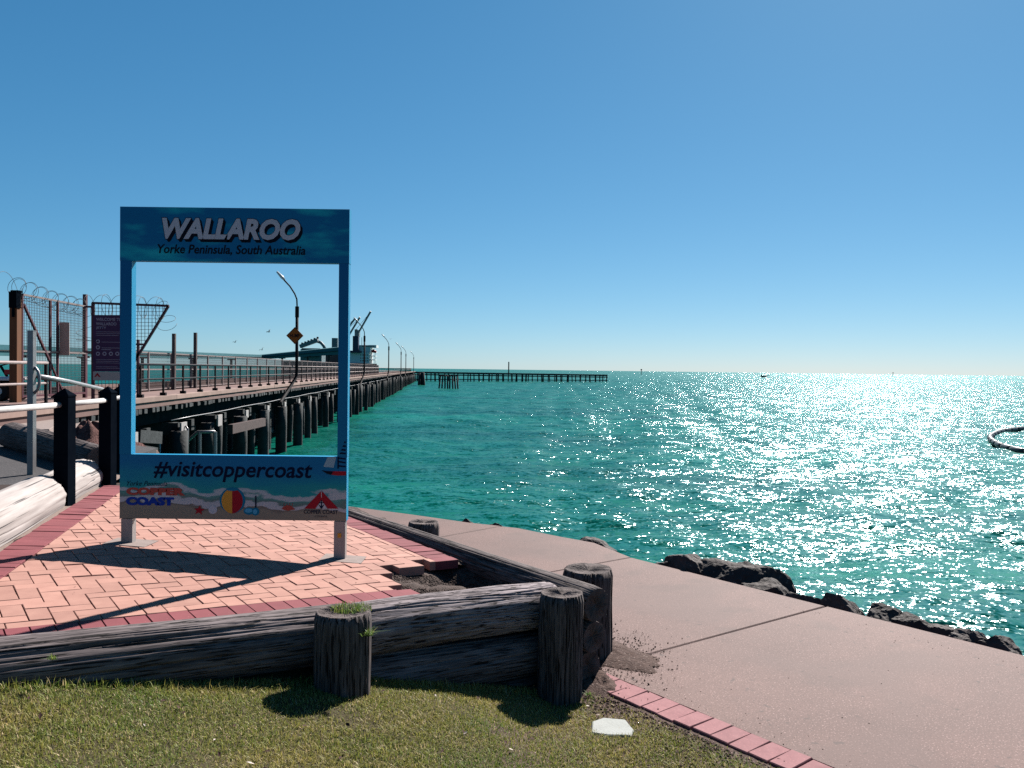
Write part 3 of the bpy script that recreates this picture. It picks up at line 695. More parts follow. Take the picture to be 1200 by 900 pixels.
# ------------------------------------------------------------------ lawn blades
def blades(name, n, sampler, hmin, hmax, seed, wid=.0022, cols=None, lean=.55):
    g = np.random.default_rng(seed); P, dens = sampler(g, n); n = len(P)
    h = (hmin + (hmax - hmin) * g.random(n) ** 1.4) * dens; az = g.random(n) * 2 * np.pi; ln = np.abs(g.normal(0, lean, n)); wd = wid * (.6 + .8 * g.random(n))
    d = np.stack([np.cos(az), np.sin(az)], 1); s = np.stack([-d[:, 1], d[:, 0]], 1)
    def pt(t, side):
        bend = ln * h * t ** 1.7; w_ = wd * (1 - t) ** .7 * side
        return np.column_stack([P[:, :2] + d * bend[:, None] + s * w_[:, None], P[:, 2] + h * t * np.cos(np.minimum(ln, 1.2) * t * .7)])
    v = np.stack([pt(0, -1), pt(0, 1), pt(.55, -1), pt(.55, 1), pt(1, 0)], 1).reshape(-1, 3)
    b = np.arange(n) * 5
    quad = np.stack([b, b + 1, b + 3, b + 2], 1); tri = np.stack([b + 2, b + 3, b + 4], 1)
    loops = np.concatenate([quad.ravel(), tri.ravel()]).astype(np.int32)
    st = np.concatenate([np.arange(n) * 4, n * 4 + np.arange(n) * 3]).astype(np.int32); tot = np.concatenate([np.full(n, 4), np.full(n, 3)]).astype(np.int32)
    me = bpy.data.meshes.new(name); me.vertices.add(n * 5); me.vertices.foreach_set('co', v.ravel()); me.loops.add(len(loops)); me.loops.foreach_set('vertex_index', loops)
    me.polygons.add(2 * n); me.polygons.foreach_set('loop_start', st); me.polygons.foreach_set('loop_total', tot); me.update(calc_edges=True)
    C_ = cols(g, P, n); at = me.attributes.new('blade_colour', 'FLOAT_COLOR', 'POINT')
    at.data.foreach_set('color', np.repeat(np.column_stack([C_, np.ones(n)]), 5, 0).astype(np.float32).ravel())
    me.materials.append(MATS['grass_blade']); return me
def fnoise(x, y, s, seed):
    g = np.random.default_rng(seed); o = 0
    for k in range(7): a = g.random() * 6.28; f = s * (.6 + 1.6 * g.random()); o = o + np.sin((x * math.cos(a) + y * math.sin(a)) * f + g.random() * 6.28)
    return o / 7
def lawn_sampler(g, n):
    x = g.uniform(-2.9, 2.2, n * 3); y = g.uniform(1.7, 4.8, n * 3); A = (np.column_stack([x, y]) - A0); a = A @ q2; b = A @ p2
    e = (np.column_stack([x, y]) - e0) @ ne                       # distance from edging towards the lawn
    k = (b < FB - .10) & (e > .20)
    bare = np.exp(-((e - .2) / .16) ** 2) * .93
    c = G(715, 835, z=-.62); bare = np.maximum(bare, .92 * np.exp(-(((x - c[0] - .02) / .22) ** 2 + ((y - c[1] - .08) / .30) ** 2)))
    bare = np.maximum(bare, .8 * np.exp(-(((x - cM[0] - .05) / .22) ** 2 + ((y - cM[1] + .33) / .13) ** 2)))
    pn_ = fnoise(x, y, 5, 2) + .6 * fnoise(x, y, 14, 3)
    bare = np.maximum(bare, np.clip((pn_ - .30) * 1.3, 0, .55))
    vcx = G(718, 852, z=-.60); k &= ~((np.abs(x - vcx[0]) < .09) & (np.abs(y - vcx[1]) < .085))
    k &= g.random(n * 3) > bare
    x, y = x[k][:n], y[k][:n]; z = np.array([lawn_z(i, j) for i, j in zip(x, y)]) - .004
    return np.column_stack([x, y, z]), .75 + .35 * np.clip(fnoise(x, y, 6, 8) + .5, 0, 1)
def lawn_cols(g, P, n):
    t = np.clip(.52 + .8 * fnoise(P[:, 0], P[:, 1], 4, 12) + .35 * fnoise(P[:, 0], P[:, 1], 13, 13) + g.normal(0, .22, n), 0, 1)[:, None]
    c = np.array([.255, .215, .060]) * t + np.array([.085, .142, .020]) * (1 - t)
    dry = (g.random(n) < .11)[:, None]; c = np.where(dry, np.array([.40, .31, .17]), c); return c * (.75 + .5 * g.random(n))[:, None]
tag(link('grass', blades('grass', 300000, lawn_sampler, .011, .029, 3, wid=.0021, cols=lawn_cols, lean=.8)), kind='stuff')
# longer fringe against the logs
def fringe_sampler(g, n):
    a = g.uniform(-3.0, 1.0, n); b = FB - .155 - np.abs(g.normal(0, .035, n)); P = A0 + a[:, None] * q2 + b[:, None] * p2
    k = g.random(n) < .35 + .6 * (fnoise(P[:, 0], P[:, 1], 9, 4) > 0); P = P[k]
    return np.column_stack([P, [lawn_z(*p) for p in P]]), np.ones(len(P))
tag(link('grass', blades('grass', 2600, fringe_sampler, .02, .055, 5, wid=.0022, cols=lawn_cols, lean=.7)), kind='stuff')
def tuft_cols(g, P, n): return np.array([.085, .14, .03]) * (.6 + .8 * g.random(n))[:, None] + (g.random(n) < .2)[:, None] * np.array([.12, .07, .02])
def tuft(c, r, n, h0, h1, seed, label, z, lean=.6):
    def smp(g, n_):
        t = g.random(n_) * 6.28; rr_ = r * np.sqrt(g.random(n_)); return np.column_stack([c[0] + rr_ * np.cos(t), c[1] + rr_ * np.sin(t) * .8, np.full(n_, z)]), np.ones(n_)
    tag(link('grass_tuft', blades('grass_tuft', n, smp, h0, h1, seed, cols=tuft_cols, lean=lean, wid=.0022)), label, 'grass tuft')
tuft((cM[0] + .03, cM[1] + .03), .10, 420, .012, .045, 11, 'green grass growing on the flat top of the middle post', .105)
tuft((cM[0] + .125, cM[1] - .075), .03, 60, .03, .06, 12, 'thin weeds hanging on the right edge of the middle post', .02, 1.4)
for u, v, n, s, lb in ((160, 741, 34, 14, 'small weed sprouting on the left front log near the red course'), (62, 769, 30, 15, 'tiny yellow green weed low on the left front log'), (690, 812, 40, 16, 'dry weed in the dirt at the foot of the corner post')):
    c = G(u, v, y=3.62 if u < 200 and u > 100 else (3.22 if u < 100 else 4.75)); tuft((c[0], c[1]), .02, n, .012, .034, s, lb, c[2] - .012, 1.0)
# fallen leaves and litter on the lawn
def litter(n, seed):
    g = np.random.default_rng(seed); mb = MB(); k = 0
    while k < n:
        x, y = g.uniform(-2.4, 1.6), g.uniform(2.0, 4.6); a, b = ab(x, y)
        if b > FB - .3 or (np.array([x, y]) - e0) @ ne < .12: continue
        z = lawn_z(x, y) + .018; s = .006 + .012 * g.random(); t = g.random() * 6.28; tl = g.normal(0, .3, 2)
        ex = np.array([math.cos(t), math.sin(t), tl[0]]) * s; ey = np.array([-math.sin(t), math.cos(t), tl[1]]) * s * .45; c = np.array([x, y, z])
        mb.add([c - ex, c + ey + [0, 0, .003], c + ex, c - ey], [(0, 1, 2, 3)], int(g.random() < .22)); k += 1
    return tag(mb.obj('leaf_litter', ['leaf_debris', 'board_white']), kind='stuff')
litter(170, 8)
mb = MB(); g = np.random.default_rng(77)
for k in range(46):
    a, b = g.uniform(-2.3, .4), g.uniform(.05, 3.2); x, y = xy(a, b)
    if (np.array([x, y]) - sL) @ nL > .15: continue
    if g.random() < .0 or a > torn(b) - .1: continue
    s_ = .004 + .009 * g.random() ** 2; t_ = g.random() * 6.28; e_ = np.array([math.cos(t_), math.sin(t_), 0]); f_ = np.array([-math.sin(t_), math.cos(t_), 0]) * .6; c_ = np.array([x, y, zp(x, y) + .004])
    mb.add([c_ - e_ * s_, c_ + f_ * s_ + [0, 0, .004], c_ + e_ * s_, c_ - f_ * s_ + [0, 0, .002]], [(0, 1, 2, 3)])
tag(mb.obj('leaf_litter', 'leaf_debris'), kind='stuff')

# ------------------------------------------------------------------ rocks at the water's edge
def rock_mesh(name, sx, sy, sz, seed, nf=22):
    import bmesh
    g = np.random.default_rng(seed); bm = bmesh.new(); bmesh.ops.create_icosphere(bm, subdivisions=5, radius=1)
    N = g.normal(size=(nf, 3)); N /= np.linalg.norm(N, axis=1)[:, None]; D = .60 + .36 * g.random(nf)
    V = np.array([v.co[:] for v in bm.verts]); V /= np.linalg.norm(V, axis=1)[:, None]
    dt = V @ N.T; rr_ = np.where(dt > .05, D / np.maximum(dt, .05), 9).min(1); rr_ = np.minimum(rr_, 1.1)
    ph = g.random((10, 3)) * 6.28; kk = g.normal(size=(10, 3)) * 4.5
    nz = sum(np.sin(V @ kk[i] + ph[i, 0]) for i in range(10)) / 10; kk2 = g.normal(size=(10, 3)) * 13
    nz2 = sum(np.sin(V @ kk2[i] + ph[i, 1]) for i in range(10)) / 10
    kk3 = g.normal(size=(14, 3)) * 28; nz3 = sum(np.sin(V @ kk3[i] + i * 1.7) for i in range(14)) / 14
    rr_ *= 1 + .09 * nz + .05 * nz2 + .035 * nz3
    P = V * rr_[:, None] * np.array([sx, sy, sz])
    for v, p in zip(bm.verts, P): v.co = p
    me = bpy.data.meshes.new(name); bm.to_mesh(me); bm.free(); me.materials.append(MATS['rock']); return me
ROCKS = [  # u0,u1,vtop, height scale, label
    (541, 560, 607, 'small dark rock at the path edge behind the low timber post'),
    (577, 589, 612, 'smallest dark rock tip at the path edge above a slab joint'),
    (652, 720, 628, 'long low dark rock along the path edge left of the big boulders'),
    (766, 796, 654, 'low brownish rock touching the left side of the black boulder'),
    (786, 828, 647, 'black pointed boulder standing highest at the path edge'),
    (822, 902, 656, 'broad flat topped rock sunlit on top beside the black boulder'),
    (872, 934, 679, 'low dark rock in front of the broad flat topped rock'),
    (926, 968, 695, 'thin dark rock lying just before the long slab joint'),
    (960, 1016, 696, 'grey rock with a glinting top at the end of the long slab joint'),
    (1010, 1064, 709, 'rounded dark rock right of the glinting grey rock'),
    (1050, 1092, 721, 'small grey rock wedged between two dark boulders'),
    (1078, 1144, 729, 'large black boulder with a shadowed face toward the path'),
    (1122, 1158, 738, 'brown rock leaning on the right of the large black boulder'),
    (1142, 1200, 744, 'flat dark rock at the path edge nearest the right picture border')]
ep = [proj((x, y, PATH_Z)) for x, y in SHORE]
for i, (u0, u1, vt, lb) in enumerate(ROCKS):
    uc = (u0 + u1) / 2
    for k in range(1, len(SHORE) - 1):
        a, b = ep[k], ep[k + 1]
        if min(a[0], b[0]) <= uc <= max(a[0], b[0]): break
    t = (uc - a[0]) / (b[0] - a[0]); ve = a[1] + (b[1] - a[1]) * t; e = G(uc, ve, z=PATH_Z)
    dirv = np.array(SHORE[k]) - np.array(SHORE[k + 1]); dirv /= np.linalg.norm(dirv); nn = np.array([dirv[1], -dirv[0]]); nn = nn if nn @ np.array([1, 1]) > 0 else -nn
    vd = e[:2] / np.linalg.norm(e[:2]); across = abs(dirv[0] * vd[1] - dirv[1] * vd[0])          # the rock lies along the edge, straight behind it as seen from the lawn
    sx = (u1 - u0) / F * e[1] * .68 / max(.5, across); sx = max(sx, .25); sy = max(.16, min(.5, sx * .7)); back = (sy * .9 + .02) / max(.4, vd @ nn)
    c = e[:2] + vd * back; top = G(uc, vt, y=c[1])[2]; sz = max(.26, .5 * sx + .12)
    o = link('rock', rock_mesh('rock', sx, sy, sz, 100 + i)); o.location = (c[0], c[1], top - max(v.co.z for v in o.data.vertices))
    o.rotation_euler = (random.gauss(0, .06), random.gauss(0, .06), math.atan2(dirv[1], dirv[0]) + random.gauss(0, .10)); tag(o, lb, 'rock', 'rocks along the path edge')
# ---- loose stones
def pebbles(name, m, n, sampler, s0, s1, seed):
    g = np.random.default_rng(seed); P = sampler(g, n); n = len(P); V = np.array([(1, 0, 0), (-1, 0, 0), (0, 1, 0), (0, -1, 0), (0, 0, .7), (0, 0, -.7)])
    Fc = np.array([(0, 2, 4), (2, 1, 4), (1, 3, 4), (3, 0, 4), (2, 0, 5), (1, 2, 5), (3, 1, 5), (0, 3, 5)])
    s = (s0 + (s1 - s0) * g.random(n) ** 2.5)[:, None, None]; a = g.random(n) * 6.28; ca, sa = np.cos(a), np.sin(a)
    Rm = np.zeros((n, 3, 3)); Rm[:, 0, 0] = ca; Rm[:, 0, 1] = -sa; Rm[:, 1, 0] = sa; Rm[:, 1, 1] = ca; Rm[:, 2, 2] = 1
    W_ = np.einsum('nij,kj->nki', Rm, V) * s * (1 + .5 * (g.random((n, 6, 3)) - .5)) + P[:, None, :]
    f = (Fc[None] + (np.arange(n) * 6)[:, None, None]).reshape(-1, 3); v = W_.reshape(-1, 3)
    me = bpy.data.meshes.new(name); me.vertices.add(len(v)); me.vertices.foreach_set('co', v.ravel()); me.loops.add(f.size); me.loops.foreach_set('vertex_index', f.ravel().astype(np.int32))
    me.polygons.add(len(f)); me.polygons.foreach_set('loop_start', np.arange(0, f.size, 3, dtype=np.int32)); me.polygons.foreach_set('loop_total', np.full(len(f), 3, np.int32)); me.update(calc_edges=True)
    me.materials.append(MATS[m]); return tag(link(name, me), kind='stuff')
def s_hole(g, n):
    a = g.uniform(-.15, .92, n); b = g.uniform(-.12, .62, n); P = A0 + a[:, None] * q2 + b[:, None] * p2
    z = np.array([zp(*p) for p in P]) - .062 - .17 * np.exp(-(((a - .74) / .14) ** 2 + ((b - .36) / .20) ** 2)) + (a < .3) * .02; k = z < 9; return np.column_stack([P, z])[k]
pebbles('gravel', 'gravel', 6500, s_hole, .003, .011, 31)
def s_strip(g, n):
    a = RS + 2 * W + g.uniform(.0, .22, n); b = g.uniform(.62, 4.0, n); P = A0 + a[:, None] * q2 + b[:, None] * p2; return np.column_stack([P, np.array([zp(*p) for p in P]) - .028])
pebbles('gravel', 'gravel', 3500, s_strip, .004, .012, 32)
def s_dirt(g, n):
    t_ = g.uniform(-.1, 2.6, n); o_ = g.uniform(.02, .42, n) ** 1.0; P = e0 + t_[:, None] * de + (.215 + o_)[:, None] * ne
    k = g.random(n) < np.exp(-(o_ / .22) ** 2); P = P[k]; return np.column_stack([P, [lawn_z(*p) + .004 for p in P]])
pebbles('soil', 'soil', 5000, s_dirt, .003, .012, 33)
def s_patch(g, n):
    c = G(722, 768, z=PATH_Z); P = np.column_stack([c[0] - .02 + g.normal(0, .19, n), c[1] + g.normal(0, .27, n)]); return np.column_stack([P, np.full(n, PATH_Z + .003 + .006 * g.random(n))])
pebbles('soil', 'soil', 1700, s_patch, .002, .008, 34)

def s_path(g, n):
    """grit blown onto the footpath, gathered along its two edges"""
    t_ = g.uniform(-4.2, 3.2, n); k = g.random(n); o_ = np.where(k < .45, .01 + np.abs(g.normal(0, .10, n)), np.where(k < .8, 2.32 - np.abs(g.normal(0, .12, n)), g.uniform(.1, 2.3, n)))
    P = e0 - t_[:, None] * (-de) * 1.0 - o_[:, None] * ne; P = P[t_ > -.15]; return np.column_stack([P, np.full(len(P), PATH_Z + .001)])
pebbles('grit', 'soil', 1300, s_path, .0010, .0048, 35)

# ------------------------------------------------------------------ the frame sign
YS, TS = 5.43, .062                                          # front face and thickness
def S(u, v): p = G(u, v, y=YS); return p[0], p[2]
XL, XR, ZB, ZT = -2.630, -1.098, .258, 2.345
sign = thing('frame_sign', 'tall blue open photo frame sign standing on the pink paving', 'sign', ((XL + XR) / 2, YS, 0))
IL, IR, IB, IT = -2.550, -1.166, .690, 1.985                  # opening
def panel(name, x0, x1, z0, z1, m):
    mb = MB(); X = [x0, x1]; y0, y1 = YS, YS + TS
    vs = [(x0, y0, z0), (x1, y0, z0), (x1, y0, z1), (x0, y0, z1), (x0, y1, z0), (x1, y1, z0), (x1, y1, z1), (x0, y1, z1)]
    mb.add(vs, [(0, 1, 2, 3)], 0); mb.add(vs, [(5, 4, 7, 6)], 1); mb.add(vs, [(1, 5, 6, 2), (4, 0, 3, 7), (3, 2, 6, 7), (4, 5, 1, 0)], 2)
    return part(mb, name, [m, m, 'sign_edge'], sign)
tp = panel('top_panel', XL, XR, IT, ZT, 'print_top')
bp_ = panel('bottom_panel', XL + .004, XR - .004, ZB, IB, 'print_bottom')
panel('side_panel', XL + .002, IL, IB + .001, IT - .001, 'print_side'); panel('side_panel', IR, XR - .002, IB + .001, IT - .001, 'print_side')
for o in (tp, bp_):                                           # printed pattern is measured from the sign's own foot
    pass
for x0, x1 in ((XL + .012, XL + .088), (XR - .088, XR - .012)):
    xm = (x0 + x1) / 2; zg = zp(xm, YS)
    part(MB().box((xm, YS + TS / 2 + .001, (zg + ZB) / 2 - .02), (x1 - x0, TS - .008, ZB - zg + .03)), 'leg', 'alu_leg', sign)
    n = np.array([-GX, -GY, 1.]); n /= np.linalg.norm(n); ex = np.array([1, 0, GX]); ex /= np.linalg.norm(ex); ey = np.cross(n, ex)
    part(MB().box((xm + .02, YS + .02, zg - .0325), (.28, .22, .07), (ex, ey, n)), 'footing', 'footing', sign)
part(MB().box((XR - .05, YS + .002, .16), (.024, .004, .03)), 'warning_sticker', 'print_orange', sign)
YT = YS - .0008
def txt(body, name, m, u0, v0, u1, v1, par, y=YT, **kw):
    """lettering filling the sighted box: lower left (u0,v1) to upper right (u1,v0)"""
    x0, z0 = S(u0, v1); x1, z1 = S(u1, v1); _, zt = S(u0, v0); put_text(body, name, m, par, x0, y, z0, width=x1 - x0, height=zt - z0, **kw)
for k in range(5): 
    dx, dv = .55 * k + .4, .75 * k + .4
    txt('WALLAROO', 'letter_shadow', 'letter_black', 190 + dx, 255 + dv, 352 + dx, 280 + dv, tp, y=YT + .0006 - .0001 * k, shear=.22, bold=.05, extr=.0006)
txt('WALLAROO', 'letter_outline', 'letter_black', 189.3, 254.3, 352.6, 280.6, tp, y=YT - .0006, shear=.22, bold=.062)
txt('WALLAROO', 'lettering', 'letter_grey', 190, 255, 352, 280, tp, y=YT - .0012, shear=.22, bold=.045)
txt('Yorke Peninsula, South Australia', 'lettering', 'letter_black', 184.5, 286, 358, 298.5, tp, shear=.18, bold=.018)
txt('#visitcoppercoast', 'lettering', 'letter_navy', 180, 540.5, 366, 564, bp_, shear=.2, bold=.016)
txt('COPPER', 'lettering', 'print_coral', 148, 571, 217, 580, bp_, bold=.075, shear=.0)
txt('COAST', 'lettering', 'print_blue', 147.5, 582, 204, 592, bp_, bold=.075)
txt('Yorke Peninsula', 'lettering', 'letter_navy', 149, 563.5, 196, 569, bp_, shear=.4, bold=.0)
txt('Life is a beach', 'lettering', 'print_pale', 188, 594, 219, 598.5, bp_, shear=.4) if False else None
txt('COPPER COAST', 'lettering', 'letter_navy', 356, 597.3, 396, 602, bp_, bold=.012)
txt('COUNCIL', 'lettering', 'letter_navy', 369, 604, 384, 606.2, bp_)
def shp(pix, name, m, y=YT): return sub(flat([S(u, v) for u, v in pix], y), name, m, bp_)
# stripes cut through the word COPPER
for v in (575.2,): shp([(147, v), (219, v), (219, v + 1.0), (147, v + 1.0)], 'stripe', 'print_bottom_band', YT - .0013) if False else None
# beach ball
def arc(cx, cy, rx, ry, a0, a1, n=18): return [(cx + rx * math.cos(a0 + (a1 - a0) * i / n), cy + ry * math.sin(a0 + (a1 - a0) * i / n)) for i in range(n + 1)]
PI = math.pi; bx, by, br = 272.5, 586.5, 15
shp(arc(bx, by, br, br, 0, 2 * PI, 40)[:-1], 'beach_ball', 'print_teal')
shp([(x - .3, y + .6) for x, y in arc(bx, by, 12.4, 14.4, PI / 2, 3 * PI / 2)] , 'beach_ball', 'print_orange', YT - .0012)
shp([(x - .3, y + .6) for x, y in arc(bx, by, 12.4, 14.4, -PI / 2, PI / 2)], 'beach_ball', 'print_red', YT - .0012)
shp(arc(bx, by - 13.2, 7.5, 2.0, 0, 2 * PI, 20)[:-1], 'beach_ball', 'print_teal', YT - .0024)
# snorkel and goggles
shp([(299, 581), (300.6, 581), (300.6, 596), (299, 596)], 'snorkel', 'letter_navy')
shp(arc(292, 599, 6.5, 4.2, 0, 2 * PI, 20)[:-1], 'goggles', 'print_teal'); shp(arc(299.5, 599.5, 4.6, 4.6, 0, 2 * PI, 20)[:-1], 'goggles', 'print_teal', YT - .0004)
shp(arc(291.5, 598.2, 4.6, 2.6, 0, 2 * PI, 20)[:-1], 'goggles', 'print_sky', YT - .0018); shp(arc(299.2, 599.5, 2.6, 2.8, 0, 2 * PI, 20)[:-1], 'goggles', 'print_sky', YT - .0022)
# starfish, shell, crab
shp([(233.5 + (6.8 if i % 2 == 0 else 2.9) * math.sin(i * PI / 5 + .12), 598 - (5.8 if i % 2 == 0 else 2.6) * math.cos(i * PI / 5 + .12)) for i in range(10)], 'starfish', 'print_red')
shp(arc(249.5, 597.5, 5, 4.7, 0, 2 * PI, 24)[:-1], 'shell', 'print_white')
for k in range(5): shp(arc(249.5 + 2.6 * math.cos(k * 1.257), 597.5 + 2.5 * math.sin(k * 1.257), .8, .8, 0, 2 * PI, 8)[:-1], 'shell', 'letter_grey', YT - .0012)
shp([(330, 596), (333, 593), (337, 592), (341, 592.5), (344, 595), (346, 597), (342, 597.5), (338, 598.5), (333, 597.5)], 'crab', 'print_coral')
for k in range(4): shp([(332 + k * 3.4, 593), (332.6 + k * 3.4, 593), (333.6 + k * 3.2, 589.5), (333 + k * 3.2, 589.5)], 'crab', 'print_coral', YT - .0004)
# council emblem
shp([(376.8, 575), (356.5, 596), (369.5, 596), (376.8, 585.5), (384, 596), (396.5, 596)], 'emblem', 'print_red')
shp([(376.8, 586.2), (370.3, 596), (383.3, 596)], 'emblem', 'print_white', YT - .0002)
shp([(376.5, 575.4), (377.1, 575.4), (377.1, 583), (376.5, 583)], 'emblem', 'print_white', YT - .0014)
shp([(376.2, 586), (377.4, 586), (377.4, 595.5), (376.2, 595.5)], 'emblem', 'letter_navy', YT - .0016)
shp([(374, 588.6), (379.6, 588.6), (379.6, 589.6), (374, 589.6)], 'emblem', 'letter_navy', YT - .0018)
shp([(373.6, 591.5), (374.8, 591.5), (376.8, 594.4), (378.8, 591.5), (380, 591.5), (377.4, 596.2), (376.2, 596.2)], 'emblem', 'letter_navy', YT - .0020)
# sailing boat
shp([(378, 551.5), (383, 552), (405.5, 552.5), (405.5, 557), (396, 557.2), (386, 556)], 'boat_print', 'print_red')
shp([(377, 551), (383, 552), (391, 552.6), (388, 556.4), (383, 555)], 'boat_print', 'letter_black', YT - .0012)
shp([(384, 535.5), (394, 535.5), (391, 548), (379, 547)], 'boat_print', 'print_pale')
for k, (a, b_, c_, d_) in enumerate(((397, 536, 405, 537), (396.5, 540, 405, 541.5), (396, 545, 405, 546))): shp([(a, b_), (c_, d_), (c_, d_ + 1.6), (a - .6, b_ + 1.6)], 'boat_print', 'letter_navy')
shp([(395.5, 535.3), (397, 535.3), (397, 549), (395.5, 549)], 'boat_print', 'letter_navy', YT - .0012)
for k, v in enumerate((517, 521.5, 526, 530)): sub(flat([S(u_, v_) for u_, v_ in ((403.8 - k * 1.5, v), (405.2, v + .6), (405.2, v + 2.4), (403 - k * 1.8, v + 2))], YT), 'boat_print', 'letter_navy', bp_)

# ------------------------------------------------------------------ bollards and white pipe rail at the left
def bollard(u, v, label, wd=.118, top=.95):
    c = GP(u, v); mb = MB(); h = wd / 2; z0 = c[2] - .3; zt = c[2] + top
    mb.add([(c[0] + i * h, c[1] + h + j * h, z) for z in (z0, zt - .05) for i, j in ((-1, -1), (1, -1), (1, 1), (-1, 1))] + [(c[0], c[1] + h, zt)],
           [(0, 1, 5, 4), (1, 2, 6, 5), (2, 3, 7, 6), (3, 0, 4, 7), (4, 5, 8), (5, 6, 8), (6, 7, 8), (7, 4, 8)])
    o = thing('bollard', label, 'bollard', (c[0], c[1] + h, c[2]), 'square bollards along the kerb logs'); part(mb, 'shaft', 'black_paint', o)
    cap = MB(); cap.add([(c[0] + i * (h + .004), c[1] + h + j * (h + .004), z) for z in (zt - .062, zt - .05) for i, j in ((-1, -1), (1, -1), (1, 1), (-1, 1))] + [(c[0], c[1] + h, zt + .008)],
           [(0, 1, 5, 4), (1, 2, 6, 5), (2, 3, 7, 6), (3, 0, 4, 7), (4, 5, 8), (5, 6, 8), (6, 7, 8), (7, 4, 8)]); part(cap, 'cap', 'black_paint', o); return c + [0, h, 0]
b1 = bollard(71, 592, 'black square bollard nearest the camera, between the two white logs')
b2 = bollard(122.5, 568, 'black square bollard in the middle, at the far end of the second white log')
b3 = bollard(139, 555, 'black square bollard partly hidden behind the blue frame sign')
r0 = np.array([G(0, 480.5, y=5.72)[0], 5.72, G(0, 480.5, y=5.72)[2]]); hr = .79
pts = [b1 + [-.02, 0, hr + .03], b2 + [-.01, 0, hr + .03], b3 + [0, 0, hr + .03]]
d0 = pts[0] - r0
rl = thing('pipe_rail', 'white painted pipe rail running through the black bollards', 'rail', r0 - d0 * 2)
part(MB().tube([r0 - d0 * 2.2, r0, pts[0]], .024, 12), 'pipe', 'white_pipe', rl, True); part(MB().tube([pts[0], pts[1]], .024, 12), 'pipe', 'white_pipe', rl, True); part(MB().tube([pts[1], pts[2], pts[2] + (pts[2] - pts[1])], .024, 12), 'pipe', 'white_pipe', rl, True)
# white kerb logs: their near foot follows the strip's outer edge
def kerbpt(t, r, dz=0.): c = sL + dL * t + nL * (.225 + r); return (c[0], c[1], zp(c[0], c[1]) + r * .28 + dz)
def tof(u, v): return float((np.array(GP(u, v)[:2]) - sL) @ dL)
t1 = tof(72, 592); t2 = tof(120, 566)
WW = ('white_wood', 'white_wood')
log('kerb_log', kerbpt(t1 - 3.4, .20), kerbpt(t1 - .03, .19), .20, .19, WW, 51, 'thick white painted log at the left border with dark grain cracks', 'log', 'white kerb logs', crack=.06, ncr=34)
log('kerb_log', kerbpt(t1 + .05, .185), kerbpt(t2 - .04, .18), .185, .18, WW, 52, 'second white painted log between the first and second bollard', 'log', 'white kerb logs', crack=.05, ncr=24)
# sand washed up between the red strip and the white logs
mb = MB(); vs = []; nS = 90; nz = vnoise(nS, 7, 30, 3, 8)
for i in range(nS):
    for j in range(7):
        t_ = -3.6 + (t2 + 4.6) * i / (nS - 1); o_ = .19 + .34 * j / 6; c = sL + dL * t_ + nL * o_; vs.append((c[0], c[1], zp(c[0], c[1]) - .016 + .022 * (j > 0) * nz[i, j] + .02 * (j > 1)))
mb.add(vs, [(i * 7 + j, (i + 1) * 7 + j, (i + 1) * 7 + j + 1, i * 7 + j + 1) for i in range(nS - 1) for j in range(6)]); tag(mb.obj('sand', 'washed_sand', None, True), kind='stuff')

# ------------------------------------------------------------------ asphalt apron at the left
AZ = .10
ax_ = [tuple(sL + dL * t + nL * .50) for t in (-6.5, -2, 1, 4)]
asp = MB().prism([(-9.5, .5)] + [(p[0], p[1]) for p in ax_] + [(-5.0, 11.4), (-8.2, 14.0), (-16, 14.6), (-16, .5)], AZ - .3, AZ + .02).mesh('asphalt', 'asphalt'); struct('asphalt', asp)
c0, c1 = G(13, 512, z=.25), G(118, 541, z=.22)
log('barrier_log', (c0[0], c0[1], .27), (c1[0] + .05, c1[1] - .1, .25), .19, .15, ('dark_wood', 'end_grain'), 54, 'dark fallen log lying across the edge of the asphalt behind the bollards', 'log', None, crack=.05)
def gravel_patch(pix, z, h, m, seed):
    P = [G(u, v, z=z)[:2] for u, v in pix]; cx = sum(p[0] for p in P) / len(P); cy = sum(p[1] for p in P) / len(P); n = len(P); g = np.random.default_rng(seed); vs = [(cx, cy, z + h)]; fs = []; K = 14; sg = 6 * n
    for j in range(1, K):
        for i in range(sg):
            a, b = P[i // 6], P[(i // 6 + 1) % n]; t = (i % 6) / 6; e = a + (b - a) * t; k = j / (K - 1) * (1 + .06 * g.normal())
            vs.append((cx + (e[0] - cx) * k, cy + (e[1] - cy) * k, z + h * (1 - (j / (K - 1)) ** 2) * (.8 + .3 * math.sin(i * .9 + j) * math.sin(i * .37 - j * 1.3)) - (.02 if j == K - 1 else -.025 * g.random())))
    for i in range(sg): fs.append((0, 1 + i, 1 + (i + 1) % sg))
    for j in range(K - 2):
        for i in range(sg): fs.append((1 + j * sg + i, 1 + (j + 1) * sg + i, 1 + (j + 1) * sg + (i + 1) % sg, 1 + j * sg + (i + 1) % sg))
    return tag(MB().add(vs, fs).obj('gravel', m), kind='stuff')
gravel_patch([(10, 508), (30, 528), (70, 542), (112, 552), (118, 545), (80, 530), (40, 512)][::-1], AZ + .02, .03, 'red_gravel', 3)
c = G(103, 524, z=AZ); mound(c[0], c[1], .62, .42, .30, AZ, .4, 'red_gravel', 13, 'gravel_heap')
tag(MB().prism([tuple(G(u, v, z=AZ + .024)[:2]) for u, v in ((-20, 516), (6, 515.5), (9, 513), (-18, 513))], AZ + .0205, AZ + .024).obj('painted_line', 'white_plate'), kind='structure')
